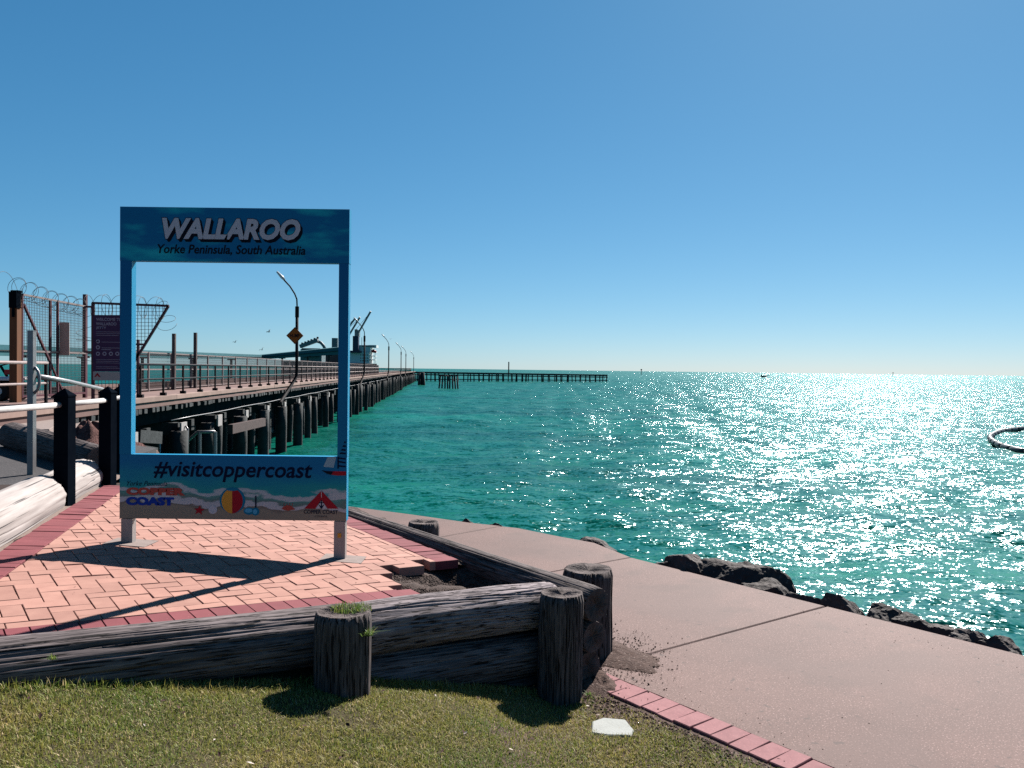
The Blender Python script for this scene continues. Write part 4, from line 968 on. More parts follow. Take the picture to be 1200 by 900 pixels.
# concrete slabs at the landward end of the jetty
ab_ = struct('abutment', MB().box((-9.0, 16.6, -1.0), (2.6, 2.6, .2)).mesh('abutment', 'footing'))
def quad_slab(pix, z, th, name='slab', m='footing'): MB().prism([tuple(G(u, v, z=z)[:2]) for u, v in pix], z - th, z, cham=.01).obj(name, m, ab_)
quad_slab([(-60, 503), (58, 503), (78, 489), (-60, 495)], .14, .5); quad_slab([(44, 512), (90, 505), (88, 492), (66, 492)], .10, .6)
quad_slab([(84, 508), (118, 505), (121, 493), (86, 494)], -.02, .7)
# galvanised post with its looped pipe and latch bar
gp = G(37, 556, z=AZ + .02)
t = thing('gate_post', 'grey galvanised post standing alone on the asphalt beside the white log', 'post', gp)
part(MB().box((gp[0], gp[1], gp[2] + .74), (.062, .062, 1.54)), 'post', 'galvanised', t); part(MB().box((gp[0], gp[1], gp[2] + 1.513), (.066, .066, .008)), 'cap', 'galvanised', t)
lp = [G(u, v, y=gp[1]) for u, v in ((38, 429.5), (41.5, 431), (44.5, 435), (46, 441), (46, 450), (44.5, 456), (41, 460), (38, 461))]; part(MB().tube(lp, .016, 8), 'loop', 'galvanised', t, True)
bt = thing('boom_bar', 'grey steel bar sloping from the galvanised post toward the jetty gate', 'bar', G(46, 441, y=gp[1] + .1))
part(MB().tube([G(46, 441.5, y=gp[1] + .05), G(80, 447, y=11.0), G(120, 456, y=13.5)], .03, 8), 'pipe', 'galvanised', bt, True)

# ------------------------------------------------------------------ the jetty
DZ = .27
def edge(y, off=0., z=DZ): return np.array([-9.3 - .0894 * (y - 14.5) - off, y, z])   # seaward (right) edge; off = metres toward the land side
Y0, Y1 = 10.0, 272.0
jet = thing('jetty', 'long timber jetty with concrete coloured deck running out to sea', 'jetty', edge(14.5))
part(MB().add([tuple(edge(Y0)), tuple(edge(Y1)), tuple(edge(Y1, 7.2)), tuple(edge(Y0, 7.2))] + [tuple(edge(y, o, DZ - .16)) for y, o in ((Y0, 0), (Y1, 0), (Y1, 7.2), (Y0, 7.2))], [(0, 1, 2, 3), (4, 7, 6, 5), (0, 4, 5, 1), (1, 5, 6, 2), (2, 6, 7, 3), (3, 7, 4, 0)]), 'deck', 'deck', jet)
# kerb timbers, end to end
km = None; kd = (edge(20) - edge(10)); kd /= np.linalg.norm(kd); kang = math.atan2(-kd[0], kd[1])
for i in range(66):
    y = Y0 + i * 3.66 * kd[1]; 
    if y > 245: break
    if km is None: km = MB().prism([(-.14, 0), (.14, 0), (.14, 3.635), (-.14, 3.635)], 0, .13, cham=.02).mesh('kerb', 'kerb_timber')
    o = link('kerb', km, jet); o.location = Vector(tuple(edge(y, .10, DZ + .001))) - jet.location; o.rotation_euler = (0, 0, kang + random.gauss(0, .002))
# deck board ends and girders under the edge
bd = None
for i in range(300):
    y = Y0 + 2 + i * .42
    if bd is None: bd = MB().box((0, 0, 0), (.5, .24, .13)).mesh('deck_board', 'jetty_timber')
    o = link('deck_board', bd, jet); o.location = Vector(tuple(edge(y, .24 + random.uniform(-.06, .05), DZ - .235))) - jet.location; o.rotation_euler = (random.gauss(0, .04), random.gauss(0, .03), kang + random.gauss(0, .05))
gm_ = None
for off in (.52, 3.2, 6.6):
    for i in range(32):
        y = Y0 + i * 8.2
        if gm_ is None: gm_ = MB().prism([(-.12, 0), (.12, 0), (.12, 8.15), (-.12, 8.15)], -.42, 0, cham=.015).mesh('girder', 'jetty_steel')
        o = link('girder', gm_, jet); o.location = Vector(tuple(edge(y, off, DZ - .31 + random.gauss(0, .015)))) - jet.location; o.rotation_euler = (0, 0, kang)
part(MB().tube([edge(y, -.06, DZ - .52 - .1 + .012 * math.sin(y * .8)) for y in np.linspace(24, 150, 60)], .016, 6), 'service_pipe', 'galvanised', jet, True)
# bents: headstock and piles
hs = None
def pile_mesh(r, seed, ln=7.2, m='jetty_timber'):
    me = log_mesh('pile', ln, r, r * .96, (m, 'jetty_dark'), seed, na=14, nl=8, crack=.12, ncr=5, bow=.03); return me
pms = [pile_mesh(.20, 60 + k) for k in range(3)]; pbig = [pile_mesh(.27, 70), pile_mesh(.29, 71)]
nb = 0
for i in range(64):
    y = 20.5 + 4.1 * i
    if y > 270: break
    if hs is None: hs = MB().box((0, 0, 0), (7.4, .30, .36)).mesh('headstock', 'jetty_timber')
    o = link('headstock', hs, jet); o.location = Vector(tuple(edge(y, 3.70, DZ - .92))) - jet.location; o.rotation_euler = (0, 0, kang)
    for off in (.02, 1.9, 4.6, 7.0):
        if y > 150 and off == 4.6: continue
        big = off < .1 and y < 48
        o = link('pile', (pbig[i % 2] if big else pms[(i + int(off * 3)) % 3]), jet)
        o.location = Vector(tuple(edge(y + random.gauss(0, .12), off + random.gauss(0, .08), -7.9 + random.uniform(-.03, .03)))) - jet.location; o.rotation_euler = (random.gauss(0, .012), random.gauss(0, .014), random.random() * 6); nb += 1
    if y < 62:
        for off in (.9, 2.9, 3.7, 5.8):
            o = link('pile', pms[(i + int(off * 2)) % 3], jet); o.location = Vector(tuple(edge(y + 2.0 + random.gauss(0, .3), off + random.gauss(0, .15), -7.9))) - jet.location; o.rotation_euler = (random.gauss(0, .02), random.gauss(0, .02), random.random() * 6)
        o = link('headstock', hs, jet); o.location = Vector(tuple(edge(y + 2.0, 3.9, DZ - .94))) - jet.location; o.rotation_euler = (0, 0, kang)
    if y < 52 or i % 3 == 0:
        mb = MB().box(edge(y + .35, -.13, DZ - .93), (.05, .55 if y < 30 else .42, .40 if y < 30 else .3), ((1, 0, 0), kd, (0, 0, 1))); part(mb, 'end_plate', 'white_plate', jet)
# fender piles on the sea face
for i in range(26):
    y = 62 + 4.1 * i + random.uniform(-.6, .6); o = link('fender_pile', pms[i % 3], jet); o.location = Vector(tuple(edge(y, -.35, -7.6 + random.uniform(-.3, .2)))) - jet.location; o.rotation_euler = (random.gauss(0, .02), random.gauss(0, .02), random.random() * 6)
# cross beam and stair rail seen through the frame
part(MB().beam(G(270, 503, y=27.5), G(309, 494.5, y=33), .16, .32), 'steel_beam', 'rust_beam', jet)
part(MB().tube([G(u, v, y=26.) for u, v in ((205, 528), (216, 520), (232, 506), (252, 506))], .05, 8), 'stair_rail', 'galvanised', jet, True)
part(MB().tube([G(234, 506, y=26), G(234, 545, y=26)], .06, 8), 'stair_rail', 'galvanised', jet); part(MB().tube([G(252, 506, y=26), G(252, 545, y=26)], .07, 8), 'stair_rail', 'galvanised', jet)
part(MB().tube([G(u, v, y=25.) for u, v in ((217.5, 499), (220, 503), (220, 540))], .035, 8), 'drain_pipe', 'galvanised', jet, True)
for (u0, v0, u1, v1, y) in ((156, 511, 182, 521, 22.), (160, 530, 176, 540, 21.)): part(MB().beam(G(u0, v0, y=y), G(u1, v1 - 8, y=y + 1.5), .4, .35), 'bearer', 'jetty_timber', jet)

# railing on the sea side: two lengths with a gateway between
def railing(ya, yb, label):
    n = int(round((yb - ya) / 1.83)); t = thing('jetty_railing', label, 'railing', edge(ya, .12), 'steel railings of the jetty')
    pmh = None
    for i in range(n + 1):
        y = ya + 1.83 * i; p = edge(y, .10, DZ)
        if pmh is None:
            mb = MB(); mb.box((0, 0, .56), (.05, .05, 1.0)).box((-.0, 0, .17), (.16, .13, .10)); pmh = mb.mesh('rail_post', 'dark_steel')
        o = link('rail_post', pmh, t); o.location = Vector(tuple(p)) - t.location; o.rotation_euler = (0, 0, kang)
    for zz, r in ((1.035, .032), (.62, .024)):
        part(MB().tube([edge(ya - .05, .10, DZ + zz), edge((ya + yb) / 2, .10, DZ + zz), edge(ya + 1.83 * n + .05, .10, DZ + zz)], r, 8), 'rail', 'rail_pipe', t, True)
railing(11.2, 16.7, 'short steel railing at the near end of the jetty behind the bollards'); railing(21.95, 21.95 + 1.83 * 114, 'long two bar steel railing along the sea side of the jetty')
# screen fence along the inner side of the walkway
fe = thing('mesh_fence', 'tall wire mesh fence along the inner side of the jetty walkway', 'fence', edge(28.4, 3.15))
fm = None
for i in range(46):
    y = 28.4 + 2.65 * i
    if fm is None: fm = MB().box((0, 0, .76), (.06, .06, 1.52)).mesh('fence_post', 'rail_pipe')
    o = link('fence_post', fm, fe); o.location = Vector(tuple(edge(y, 3.15))) - fe.location
YE = 28.4 + 2.65 * 45
for zz in (1.5, .85, .08): part(MB().beam(edge(28.4, 3.16, DZ + zz), edge(YE, 3.16, DZ + zz), .035, .05), 'fence_rail', 'rail_pipe', fe)
mb = MB()
for i in range(int((YE - 28.4) / .11)): mb.box(edge(28.4 + .11 * i, 3.16, DZ + .79), (.011, .011, 1.42))
for k in range(12): mb.beam(edge(28.4, 3.165, DZ + .14 + .115 * k), edge(YE, 3.165, DZ + .14 + .115 * k), .008, .010)
tag(part(mb, 'wire_mesh', 'wire', fe), kind='stuff')
part(MB().beam(edge(24, 3.35, DZ + .17), edge(YE, 3.35, DZ + .17), .3, .34), 'kickboard', 'deck', fe)
for k, (y, h) in enumerate(((33.56, 2.33), (36.5, 2.5))):
    p = edge(y, 3.0); tag(MB().box((p[0], p[1], p[2] + h / 2), (.125, .125, h)).obj('timber_pole', 'dark_wood'), ('square timber pole rising above the jetty fence, nearer of two', 'square timber pole rising above the jetty fence, farther of two')[k], 'pole', 'square poles on the jetty')

# ------------------------------------------------------------------ gate, barbed coils and welcome board across the jetty
gy = 21.2; c = G(18, 472, y=gy); zt = G(18, 344, y=gy)[2]
t = thing('gate_post', 'thick orange brown timber gate post with a black box on top at far left', 'post', (c[0], gy, DZ))
part(MB().box((c[0], gy, (DZ + zt) / 2 - .1), (.20, .20, zt - DZ - .1)), 'post', 'orange_wood', t)
part(MB().box((c[0] + .02, gy - .06, zt - .17), (.20, .20, .42)), 'latch_box', 'black_paint', t); part(MB().box((c[0] + .03, gy - .15, zt - .5), (.05, .04, .24)), 'bolt', 'black_paint', t); part(MB().box((c[0] + .03, gy, zt + .05), (.2, .2, .06)), 'cap', 'black_paint', t)
c1_ = G(26, 345, y=21.4); c2_ = G(100, 359, y=24.6)
def lerp(a, b, t_): return a + (b - a) * t_
def leaf(label, a, b, zb, zt0, zt1, mid=True):
    """mesh gate leaf between plan points a,b"""
    t = thing('mesh_gate', label, 'gate', (a[0], a[1], DZ))
    def P(s, z): p = lerp(a, b, s); return np.array([p[0], p[1], z])
    top = lambda s: zt0 + (zt1 - zt0) * s
    for s in (0, .41, .53, 1): part(MB().beam(P(s, zb), P(s, top(s)), .05, .05, up=(1, 0, 0)), 'upright', 'maroon_steel', t)
    part(MB().beam(P(0, top(0)), P(1, top(1)), .05, .05), 'top_bar', 'rail_pipe', t); part(MB().beam(P(0, 1.62), P(1, 1.62), .05, .05), 'middle_bar', 'rail_pipe', t); part(MB().beam(P(0, zb + .05), P(1, zb + .05), .05, .05), 'bottom_bar', 'maroon_steel', t)
    part(MB().beam(P(.02, top(0) - .25), P(.42, 1.3), .06, .05), 'brace', 'maroon_steel', t); part(MB().beam(P(.42, 1.3), P(.6, .55), .05, .04), 'brace', 'maroon_steel', t)
    mb = MB(); L = np.linalg.norm(b - a)
    for i in range(int(L / .075)): s = (i + .5) * .075 / L; mb.beam(P(s, zb + .08), P(s, top(s) - .03), .009, .009, up=(1, 0, 0))
    z = zb + .1
    while z < zt0 - .05:
        mb.beam(P(.01, z), P(.99, z), .009, .009); z += .075
    tag(part(mb, 'wire_mesh', 'wire', t), kind='stuff'); return P, top
P, top = leaf('open wire mesh gate leaf with diagonal brace behind the timber gate post', np.array([c1_[0], 21.4]), np.array([c2_[0], 24.6]), DZ + .1, c1_[2], c2_[2])
def coil(name, pts, r, turns, label, seed):
    g = np.random.default_rng(seed); pts = [np.array(p, float) for p in pts]; N = turns * 22; out = []; L = np.cumsum([0] + [np.linalg.norm(pts[i + 1] - pts[i]) for i in range(len(pts) - 1)])
    for i in range(N + 1):
        s = i / N * L[-1]; k = min(len(pts) - 2, int(np.searchsorted(L, s, 'right') - 1)); f = (s - L[k]) / (L[k + 1] - L[k]); p = lerp(pts[k], pts[k + 1], f)
        d = pts[k + 1] - pts[k]; d /= np.linalg.norm(d); ref = np.array([0, 0, 1.]) if abs(d[2]) < .8 else np.array([0, 1., 0]); sx = np.cross(d, ref); sx /= np.linalg.norm(sx); sy = np.cross(sx, d); a = i / 22 * 2 * math.pi
        rr_ = r * (1 + .06 * math.sin(a * .37 + seed)); out.append(p + sx * rr_ * math.cos(a) + sy * rr_ * math.sin(a) + d * .12 * math.sin(a * .5 + seed))
    return tag(MB().tube(out, .0055, 5).obj(name, 'wire', None, True), label, 'barbed wire', 'coils of barbed wire over the gate')
coil('barbed_coil', [P(-.12, c1_[2] + .18), P(.5, lerp(c1_[2], c2_[2], .5) - .02), P(1.0, c2_[2] - .06)], .25, 14, 'coiled barbed wire along the top of the open mesh gate leaf', 1)
pp = G(16, 350, y=gy); coil('barbed_coil', [pp + [-1.6, -.6, .35], pp + [.2, 0, .25]], .42, 4, 'large loose loops of barbed wire over the timber gate post', 2)
c = G(99.5, 470, y=24.7); zt = G(99.5, 345, y=24.7)[2]; t = thing('steel_post', 'thin maroon steel post at the end of the mesh gate left of the welcome board', 'post', (c[0], 24.7, DZ)); part(MB().box((c[0], 24.7, (DZ + zt) / 2), (.10, .10, zt - DZ)), 'post', 'maroon_steel', t)
# tan notice plate hung on the gate leaf
yn = 23.3; a = G(72.5, 378, y=yn); b = G(84, 416.5, y=yn); tag(MB().box(((a[0] + b[0]) / 2, yn - .12, (a[2] + b[2]) / 2), (abs(b[0] - a[0]), .01, a[2] - b[2])).obj('notice_plate', 'tan_board'), 'blank tan notice plate hung on the open mesh gate', 'notice')
# welcome board and its overhanging fence panel
yw = 22.0
def Wp(u, v): return G(u, v, y=yw)
t = thing('overhang_fence', 'mesh fence panel with slanted end overhanging the jetty side', 'fence', Wp(109, 470))
fr = [(109, 355), (197.5, 358.5), (150, 434)]
part(MB().beam(Wp(109, 473), Wp(109, 355), .07, .06, up=(0, 1, 0)), 'upright', 'maroon_steel', t); part(MB().beam(Wp(108, 355), Wp(198, 358.5), .06, .06), 'top_bar', 'maroon_steel', t)
part(MB().beam(Wp(197.5, 358.5), Wp(150, 436), .06, .06, up=(0, 1, 0)), 'slanted_bar', 'maroon_steel', t); part(MB().beam(Wp(109, 403), Wp(168, 403.5), .05, .05), 'middle_bar', 'maroon_steel', t); part(MB().beam(Wp(162, 398), Wp(162, 470), .06, .06, up=(0, 1, 0)), 'upright', 'maroon_steel', t)
part(MB().beam(Wp(99, 359.5), Wp(109, 359.5), .05, .05), 'link_bar', 'maroon_steel', t); part(MB().beam(Wp(99, 412.5), Wp(109, 412.5), .05, .05), 'link_bar', 'maroon_steel', t)
mb = MB(); u = 111.
while u < 195: 
    vb = 434 if u < 151 else 434 - (u - 150) * (75.5 / 47.5); mb.beam(Wp(u, max(vb, 362)), Wp(u, 356), .011, .011, up=(0, 1, 0)); u += 4.2
v = 361.
while v < 432: ue = 197.5 - (v - 358.5) * (47.5 / 77.5); mb.beam(Wp(109, v), Wp(ue, v), .011, .011); v += 4.2
v = 437.
while v < 470: mb.beam(Wp(109, v), Wp(150, v), .011, .011); v += 4.2
u = 111.
while u < 151: mb.beam(Wp(u, 470), Wp(u, 436), .011, .011, up=(0, 1, 0)); u += 4.2
tag(part(mb, 'wire_mesh', 'wire', t), kind='stuff')
coil('barbed_coil', [Wp(104, 358), Wp(140, 358), Wp(198, 362)], .29, 9, 'barbed wire loops along the top of the overhanging fence panel', 3)
coil('barbed_coil', [Wp(192.5, 362) + [0, -.25, 0], Wp(193.5, 372), Wp(192, 381) + [0, .25, 0]], .25, 2, 'barbed wire loop hanging off the slanted end of the fence panel', 4); coil('barbed_coil', [Wp(104, 380), Wp(104, 420)], .3, 3, 'barbed wire loops hanging beside the thin steel post', 5)
yb = yw - .08
a = G(109.5, 369, y=yb); b = G(151, 446, y=yb); zm = G(120, 435.5, y=yb)[2]
t = thing('welcome_board', 'dark purple information board with white lettering on the jetty fence', 'sign', ((a[0] + b[0]) / 2, yb, b[2]))
wb = part(MB().box(((a[0] + b[0]) / 2, yb, (a[2] + zm) / 2), (b[0] - a[0], .02, a[2] - zm)), 'board', 'purple_board', t); part(MB().box(((a[0] + b[0]) / 2, yb, (zm + b[2]) / 2 - .002), (b[0] - a[0], .02, zm - b[2] - .004)), 'lower_plate', 'board_white', t)
def wt(body, u0, v0, u1, v1):
    p = G(u0, v1, y=yb - .012); q = G(u1, v1, y=yb - .012); r = G(u0, v0, y=yb - .012); put_text(body, 'lettering', 'board_text', wb, p[0], yb - .012, p[2], width=q[0] - p[0], height=r[2] - p[2], bold=.02)
wt('WELCOME TO', 112.5, 372.3, 143, 376.0); wt('WALLAROO', 112.5, 377.5, 136.5, 381.2); wt('JETTY', 112.5, 382.6, 124.5, 386.2)
def wl(u0, u1, v0, v1, m='board_text', par=None):
    p = G(u0, v0, y=yb - .012); q = G(u1, v1, y=yb - .012); sub(MB().box(((p[0] + q[0]) / 2, yb - .012, (p[2] + q[2]) / 2), (abs(q[0] - p[0]), .004, abs(p[2] - q[2]))), 'text_line', m, wb)
for v, u1 in ((388.6, 141), (390.6, 144), (392.6, 139), (400.6, 146), (407.4, 141), (409.3, 130), (421, 145), (423, 139), (425, 143), (429.5, 138), (431.3, 144)): wl(112.5 if v not in (400.6, 407.4, 409.3) else 119, u1, v, v + .75)
for u, v in ((114.8, 400), (114.8, 407), (114.8, 414.5), (122.5, 414.5), (130, 414.5), (137.5, 414.5)):
    p = G(u, v, y=yb - .0125); sub(flat([(x, z) for x, _, z in disc(p[0], 0, p[2], .055)], yb - .0125, .003), 'icon', 'board_text', wb); sub(flat([(x, z) for x, _, z in disc(p[0], 0, p[2], .028)], yb - .016, .003), 'icon', 'purple_board', wb)
p = G(114, 439.5, y=yb - .0125); sub(flat([(p[0] - .08, p[2] - .05), (p[0], p[2] + .06), (p[0] + .09, p[2] - .05), (p[0] + .04, p[2] - .05), (p[0], p[2]), (p[0] - .04, p[2] - .05)], yb - .0125, .003), 'emblem', 'print_red', wb)

# small quad bike parked at the far left
qc = G(4, 470, z=DZ); t = thing('quad_bike', 'small white and red quad bike parked at the left border behind the rails', 'quad bike', (qc[0] - .55, qc[1] + .3, DZ)); o_ = np.array([qc[0] - .55, qc[1] + .3, DZ])
for sx in (-.55, .55):
    for sy in (-.4, .4):
        mb = MB(); n = 20
        pr = [(.10, .12), (.24, .12), (.27, .06), (.27, -.06), (.24, -.12), (.10, -.12)]
        vs = [o_ + [sx + r_ * math.cos(2 * PI * k / n), sy + w_, .27 + r_ * math.sin(2 * PI * k / n)] for r_, w_ in pr for k in range(n)]
        mb.add(vs, [(a * n + k, a * n + (k + 1) % n, (a + 1) * n + (k + 1) % n, (a + 1) * n + k) for a in range(5) for k in range(n)]); wh = part(mb, 'wheel', 'tyre', t, False)
        sub(MB().tube([o_ + [sx, sy - .1, .27], o_ + [sx, sy + .1, .27]], .13, 14), 'rim', 'bike_white', wh)
part(MB().beam(o_ + [-.7, 0, .45], o_ + [.7, 0, .45], .3, .22), 'chassis', 'black_paint', t); part(MB().tube([o_ + [-.65, 0, .78], o_ + [-.3, 0, .82], o_ + [.05, 0, .76]], [.13, .16, .12], 10), 'seat', 'bike_red', t, True)
for sx in (-.55, .55): part(MB().prism([(o_[0] + sx - .34, o_[1] - .52), (o_[0] + sx + .34, o_[1] - .52), (o_[0] + sx + .28, o_[1] + .52), (o_[0] + sx - .28, o_[1] + .52)], DZ + .56, DZ + .66, cham=.05), 'mudguard', 'bike_white', t)
part(MB().tube([o_ + [.3, -.36, 1.02], o_ + [.28, 0, .95], o_ + [.3, .36, 1.02]], .02, 8), 'handlebar', 'black_paint', t, True); part(MB().tube([o_ + [.5, 0, .6], o_ + [.28, 0, .95]], .035, 8), 'steering_column', 'black_paint', t); part(MB().box(o_ + [.62, 0, .78], (.22, .4, .14)), 'front_cowl', 'bike_red', t)

# ------------------------------------------------------------------ street lamps with cranked feet
def lamp(y, label, H=5.1, arm=True, base=None):
    b = edge(y, -.10); foot = edge(y - 4.9, -.14, DZ - .85); t = thing('street_lamp', label, 'lamp', b, 'lamp posts along the jetty')
    part(MB().tube([foot, foot + [0, .2, .12], b + [-.02, 0, .45], b + [0, 0, .75], b + [0, 0, H - 1.3]], .085, 10), 'pole', 'dark_steel', t, True)
    part(MB().tube([b + [0, 0, H - 1.35], b + [0, 0, H - .75]], .11, 10), 'collar', 'dark_steel', t)
    part(MB().tube([b + [0, 0, H - .8], b + [-.02, 0, H - .35], b + [-.14, 0, H - .05], b + [-.40, 0, H + .35], b + [-.75, 0, H + .72]], .042, 8), 'arm', 'dark_steel', t, True)
    part(MB().tube([b + [-.70, 0, H + .70], b + [-.85, 0, H + .86], b + [-1.13, 0, H + 1.15]], [.06, .09, .05], 8), 'lamp_head', 'lamp_head', t, True)
    return t
LAB = ['street lamp with bent foot carrying the orange diamond sign, framed by the blue sign', 'second lamp post along the jetty, in front of the ship superstructure', 'third lamp post along the jetty, standing clear right of the ship', 'fourth lamp post along the jetty, between the clear one and the far end', 'fifth lamp post along the jetty, small near the corner', 'last tiny lamp post where the jetty meets the side arm']
for y, lb in zip((44.8, 84.9, 125.5, 165.5, 189, 246), LAB): lamp(y, lb)
b = edge(44.8, -.02); yy = b[1] - .10; p = G(345.5, 393.3, y=yy); s = .475
t = thing('diamond_sign', 'orange diamond road sign reading HUMP fixed to the nearest lamp post', 'sign', (p[0], yy, p[2]))
hb = part(MB().add([(p[0] + x * k, yy + dy, p[2] + z * k) for k, dy in ((s, 0), (s, .02)) for x, z in ((0, -1), (1, 0), (0, 1), (-1, 0))], [(0, 1, 2, 3), (7, 6, 5, 4)] + [(i, i + 4, (i + 1) % 4 + 4, (i + 1) % 4) for i in range(4)]), 'plate', 'hump_orange', t)
put_text('HUMP', 'lettering', 'letter_black', hb, p[0] - .26, yy - .004, p[2] - .10, width=.52, height=.20, bold=.02)
k1, k2 = .46, .425; fm_ = MB()
for i in range(4):
    c4 = [(0, -1), (1, 0), (0, 1), (-1, 0)]; (x0, z0), (x1, z1) = c4[i], c4[(i + 1) % 4]
    fm_.add([(p[0] + x0 * k1, yy - .003, p[2] + z0 * k1), (p[0] + x1 * k1, yy - .003, p[2] + z1 * k1), (p[0] + x1 * k2, yy - .003, p[2] + z1 * k2), (p[0] + x0 * k2, yy - .003, p[2] + z0 * k2)], [(0, 1, 2, 3)])
sub(fm_, 'border', 'letter_black', hb)

# ------------------------------------------------------------------ side arm of the jetty, dolphins
aA, aB = np.array([-33.5, 269.]), np.array([36.2, 309.])
arm = thing('side_jetty', 'distant timber jetty on thin piles stretching to the right', 'jetty', (aA[0], aA[1], 0)); dA = (aB - aA) / np.linalg.norm(aB - aA); nA = np.array([-dA[1], dA[0]]); LA = float(np.linalg.norm(aB - aA))
def armp(s, off, z): c_ = aA + dA * s + nA * off; return np.array([c_[0], c_[1], z])
zA = lambda s: .22 - .42 * s / LA
part(MB().beam(armp(-1, 1.5, zA(0) - .3), armp(LA, 1.5, zA(LA) - .3), 3.6, .6), 'deck', 'jetty_timber', arm); part(MB().beam(armp(0, -.3, zA(0) - 1.0), armp(LA, -.3, zA(LA) - 1.0), .3, .4), 'waler', 'jetty_dark', arm); part(MB().beam(armp(0, -.3, -2.4), armp(LA, -.3, -2.4), .25, .3), 'waler', 'jetty_dark', arm)
sm = [MB().tube([(0, 0, -7), (0, 0, 2.5)], .2, 7).mesh('pile', 'jetty_dark')]
s = 0.; g = np.random.default_rng(12)
while s < LA:
    for off in (-.1, 3.1):
        o = link('pile', sm[0], arm); o.location = Vector(tuple(armp(s + g.normal() * .2, off, zA(s) - 2.7))) - arm.location; o.rotation_euler = (g.normal() * .02, g.normal() * .03, 0); o.scale = (1 + .5 * (g.random() < .2),) * 2 + (1,)
    s += 2.1 + 1.6 * g.random()
p = armp(LA * .47, 1.0, 0); tag(MB().tube([p, p + [0, 0, 4.0]], .2, 8).obj('mooring_pole', 'dark_steel'), 'thin tall pole standing on the distant jetty arm', 'pole')
def dolphin(u0, u1, vt, vb, d, n, label, seed, rr_=.17):
    g = np.random.default_rng(seed); a = G(u0, vt, y=d); b = G(u1, vt, y=d); t = thing('dolphin', label, 'piles', ((a[0] + b[0]) / 2, d, SEA), 'pile clusters off the jetty')
    for i in range(n):
        f = (i + .5) / n; x = lerp(a[0], b[0], f); z = a[2] - .25 * abs(g.normal()); part(MB().tube([(x + g.normal() * .1 + (f - .5) * 1.2, d + g.normal() * .6, SEA - 3), (x, d + g.normal() * .3, z)], rr_, 8), 'pile', 'jetty_dark', t, True)
    part(MB().beam((a[0], d - .2, a[2] - .35), (b[0], d - .2, b[2] - .3), .25, .25), 'waler', 'jetty_dark', t)
dolphin(515, 537, 438.5, 456, 176, 8, 'dark cluster of leaning piles in the water before the jetty arm', 5); dolphin(491.5, 496.5, 436, 452, 205, 3, 'narrow pile cluster beside the end of the jetty', 6, .4)

# ------------------------------------------------------------------ conveyor gallery, ship loader, ship
def pts_(u, v, d): return G(u, v, y=d)
t = thing('conveyor', 'long teal conveyor gallery running out beyond the jetty', 'conveyor', pts_(0, 410, 95))
def gallery(u0, va0, vb0, d0, u1, va1, vb1, d1, wd=2.2):
    a, b, c, d = pts_(u0, va0, d0), pts_(u0, vb0, d0), pts_(u1, va1, d1), pts_(u1, vb1, d1); off = np.array([-wd * .8, wd * .6, 0]); am, cm = lerp(a, b, .5), lerp(c, d, .5)
    for (p0, p1, q0, q1, m, nm) in ((a, am, c, cm, 'conveyor_teal', 'gallery'), (am, b, cm, d, 'conveyor_pale', 'side_sheet')):
        V = [p0, p1, q1, q0]; part(MB().add(V + [x + off for x in V], [(0, 1, 2, 3), (7, 6, 5, 4), (0, 4, 5, 1), (1, 5, 6, 2), (2, 6, 7, 3), (3, 7, 4, 0)]), nm, m, t)
    part(MB().beam(am + [0, -.3, -.02], cm + [0, -.3, -.02], .3, .12), 'cable_tray', 'jetty_dark', t)
gallery(-60, 401.5, 416, 85, 307, 415.8, 421.2, 228); gallery(306, 416, 421.2, 228, 398, 406.8, 415.5, 232)
for u, v, d in ((20, 416, 97), (95, 417, 116), (165, 418, 137), (225, 419, 163), (270, 420.5, 195), (330, 419, 229), (360, 417, 230), (385, 416, 231)):
    p = pts_(u, v, d); part(MB().tube([(p[0], p[1] + .6, SEA - 2), (p[0], p[1] + .6, p[2])], .28, 8), 'support', 'jetty_dark', t); part(MB().beam((p[0] - .9, p[1] + .6, p[2] - .15), (p[0] + .9, p[1] + .6, p[2] - .15), .3, .3), 'crosshead', 'jetty_dark', t)
t = thing('ship_loader', 'dark ship loading machine with stepped boom beside the conveyor', 'crane', pts_(364, 420, 240)); d = 240.
def Pl(u, v, dd=d): return pts_(u, v, dd)
part(MB().prism([(0, 0)] * 0 or [(Pl(352, 410)[0], d), (Pl(377, 410)[0], d), (Pl(377, 410)[0], d + 5), (Pl(352, 410)[0], d + 5)], Pl(360, 426)[2], Pl(360, 408)[2], cham=.4), 'house', 'crane_grey', t)
part(MB().beam(Pl(352, 406), Pl(373, 398.5), 2.0, 1.0), 'boom', 'crane_grey', t)
for k in range(6): u = 353.5 + k * 3.6; part(MB().beam(Pl(u, 405 - k * 1.3), Pl(u + 1, 401.5 - k * 1.35), .5, .5, up=(0, 1, 0)), 'frame_post', 'jetty_dark', t)
part(MB().tube([Pl(372, 400), Pl(376, 401.5), Pl(379, 405), Pl(381, 409)], .45, 8), 'chute', 'crane_grey', t, True)
for u in (354, 366, 375): part(MB().beam(Pl(u, 447), Pl(u, 424), .8, .8, up=(0, 1, 0)), 'support_leg', 'jetty_dark', t)
part(MB().box(Pl(364, 414, d - .6), (5, .6, 2)), 'cabin', 'ship_window', t)
sh = thing('cargo_ship', 'white and dark hulled cargo ship with deck cranes moored far behind the jetty', 'ship', pts_(410, 444, 420)); d = 420.
zw = SEA; px = d / F
def Sx(u): return pts_(u, 430, d)[0]
def Sz(v, u=420): return pts_(u, v, d)[2]
xs0, xs1 = Sx(330), Sx(439); B = 16.
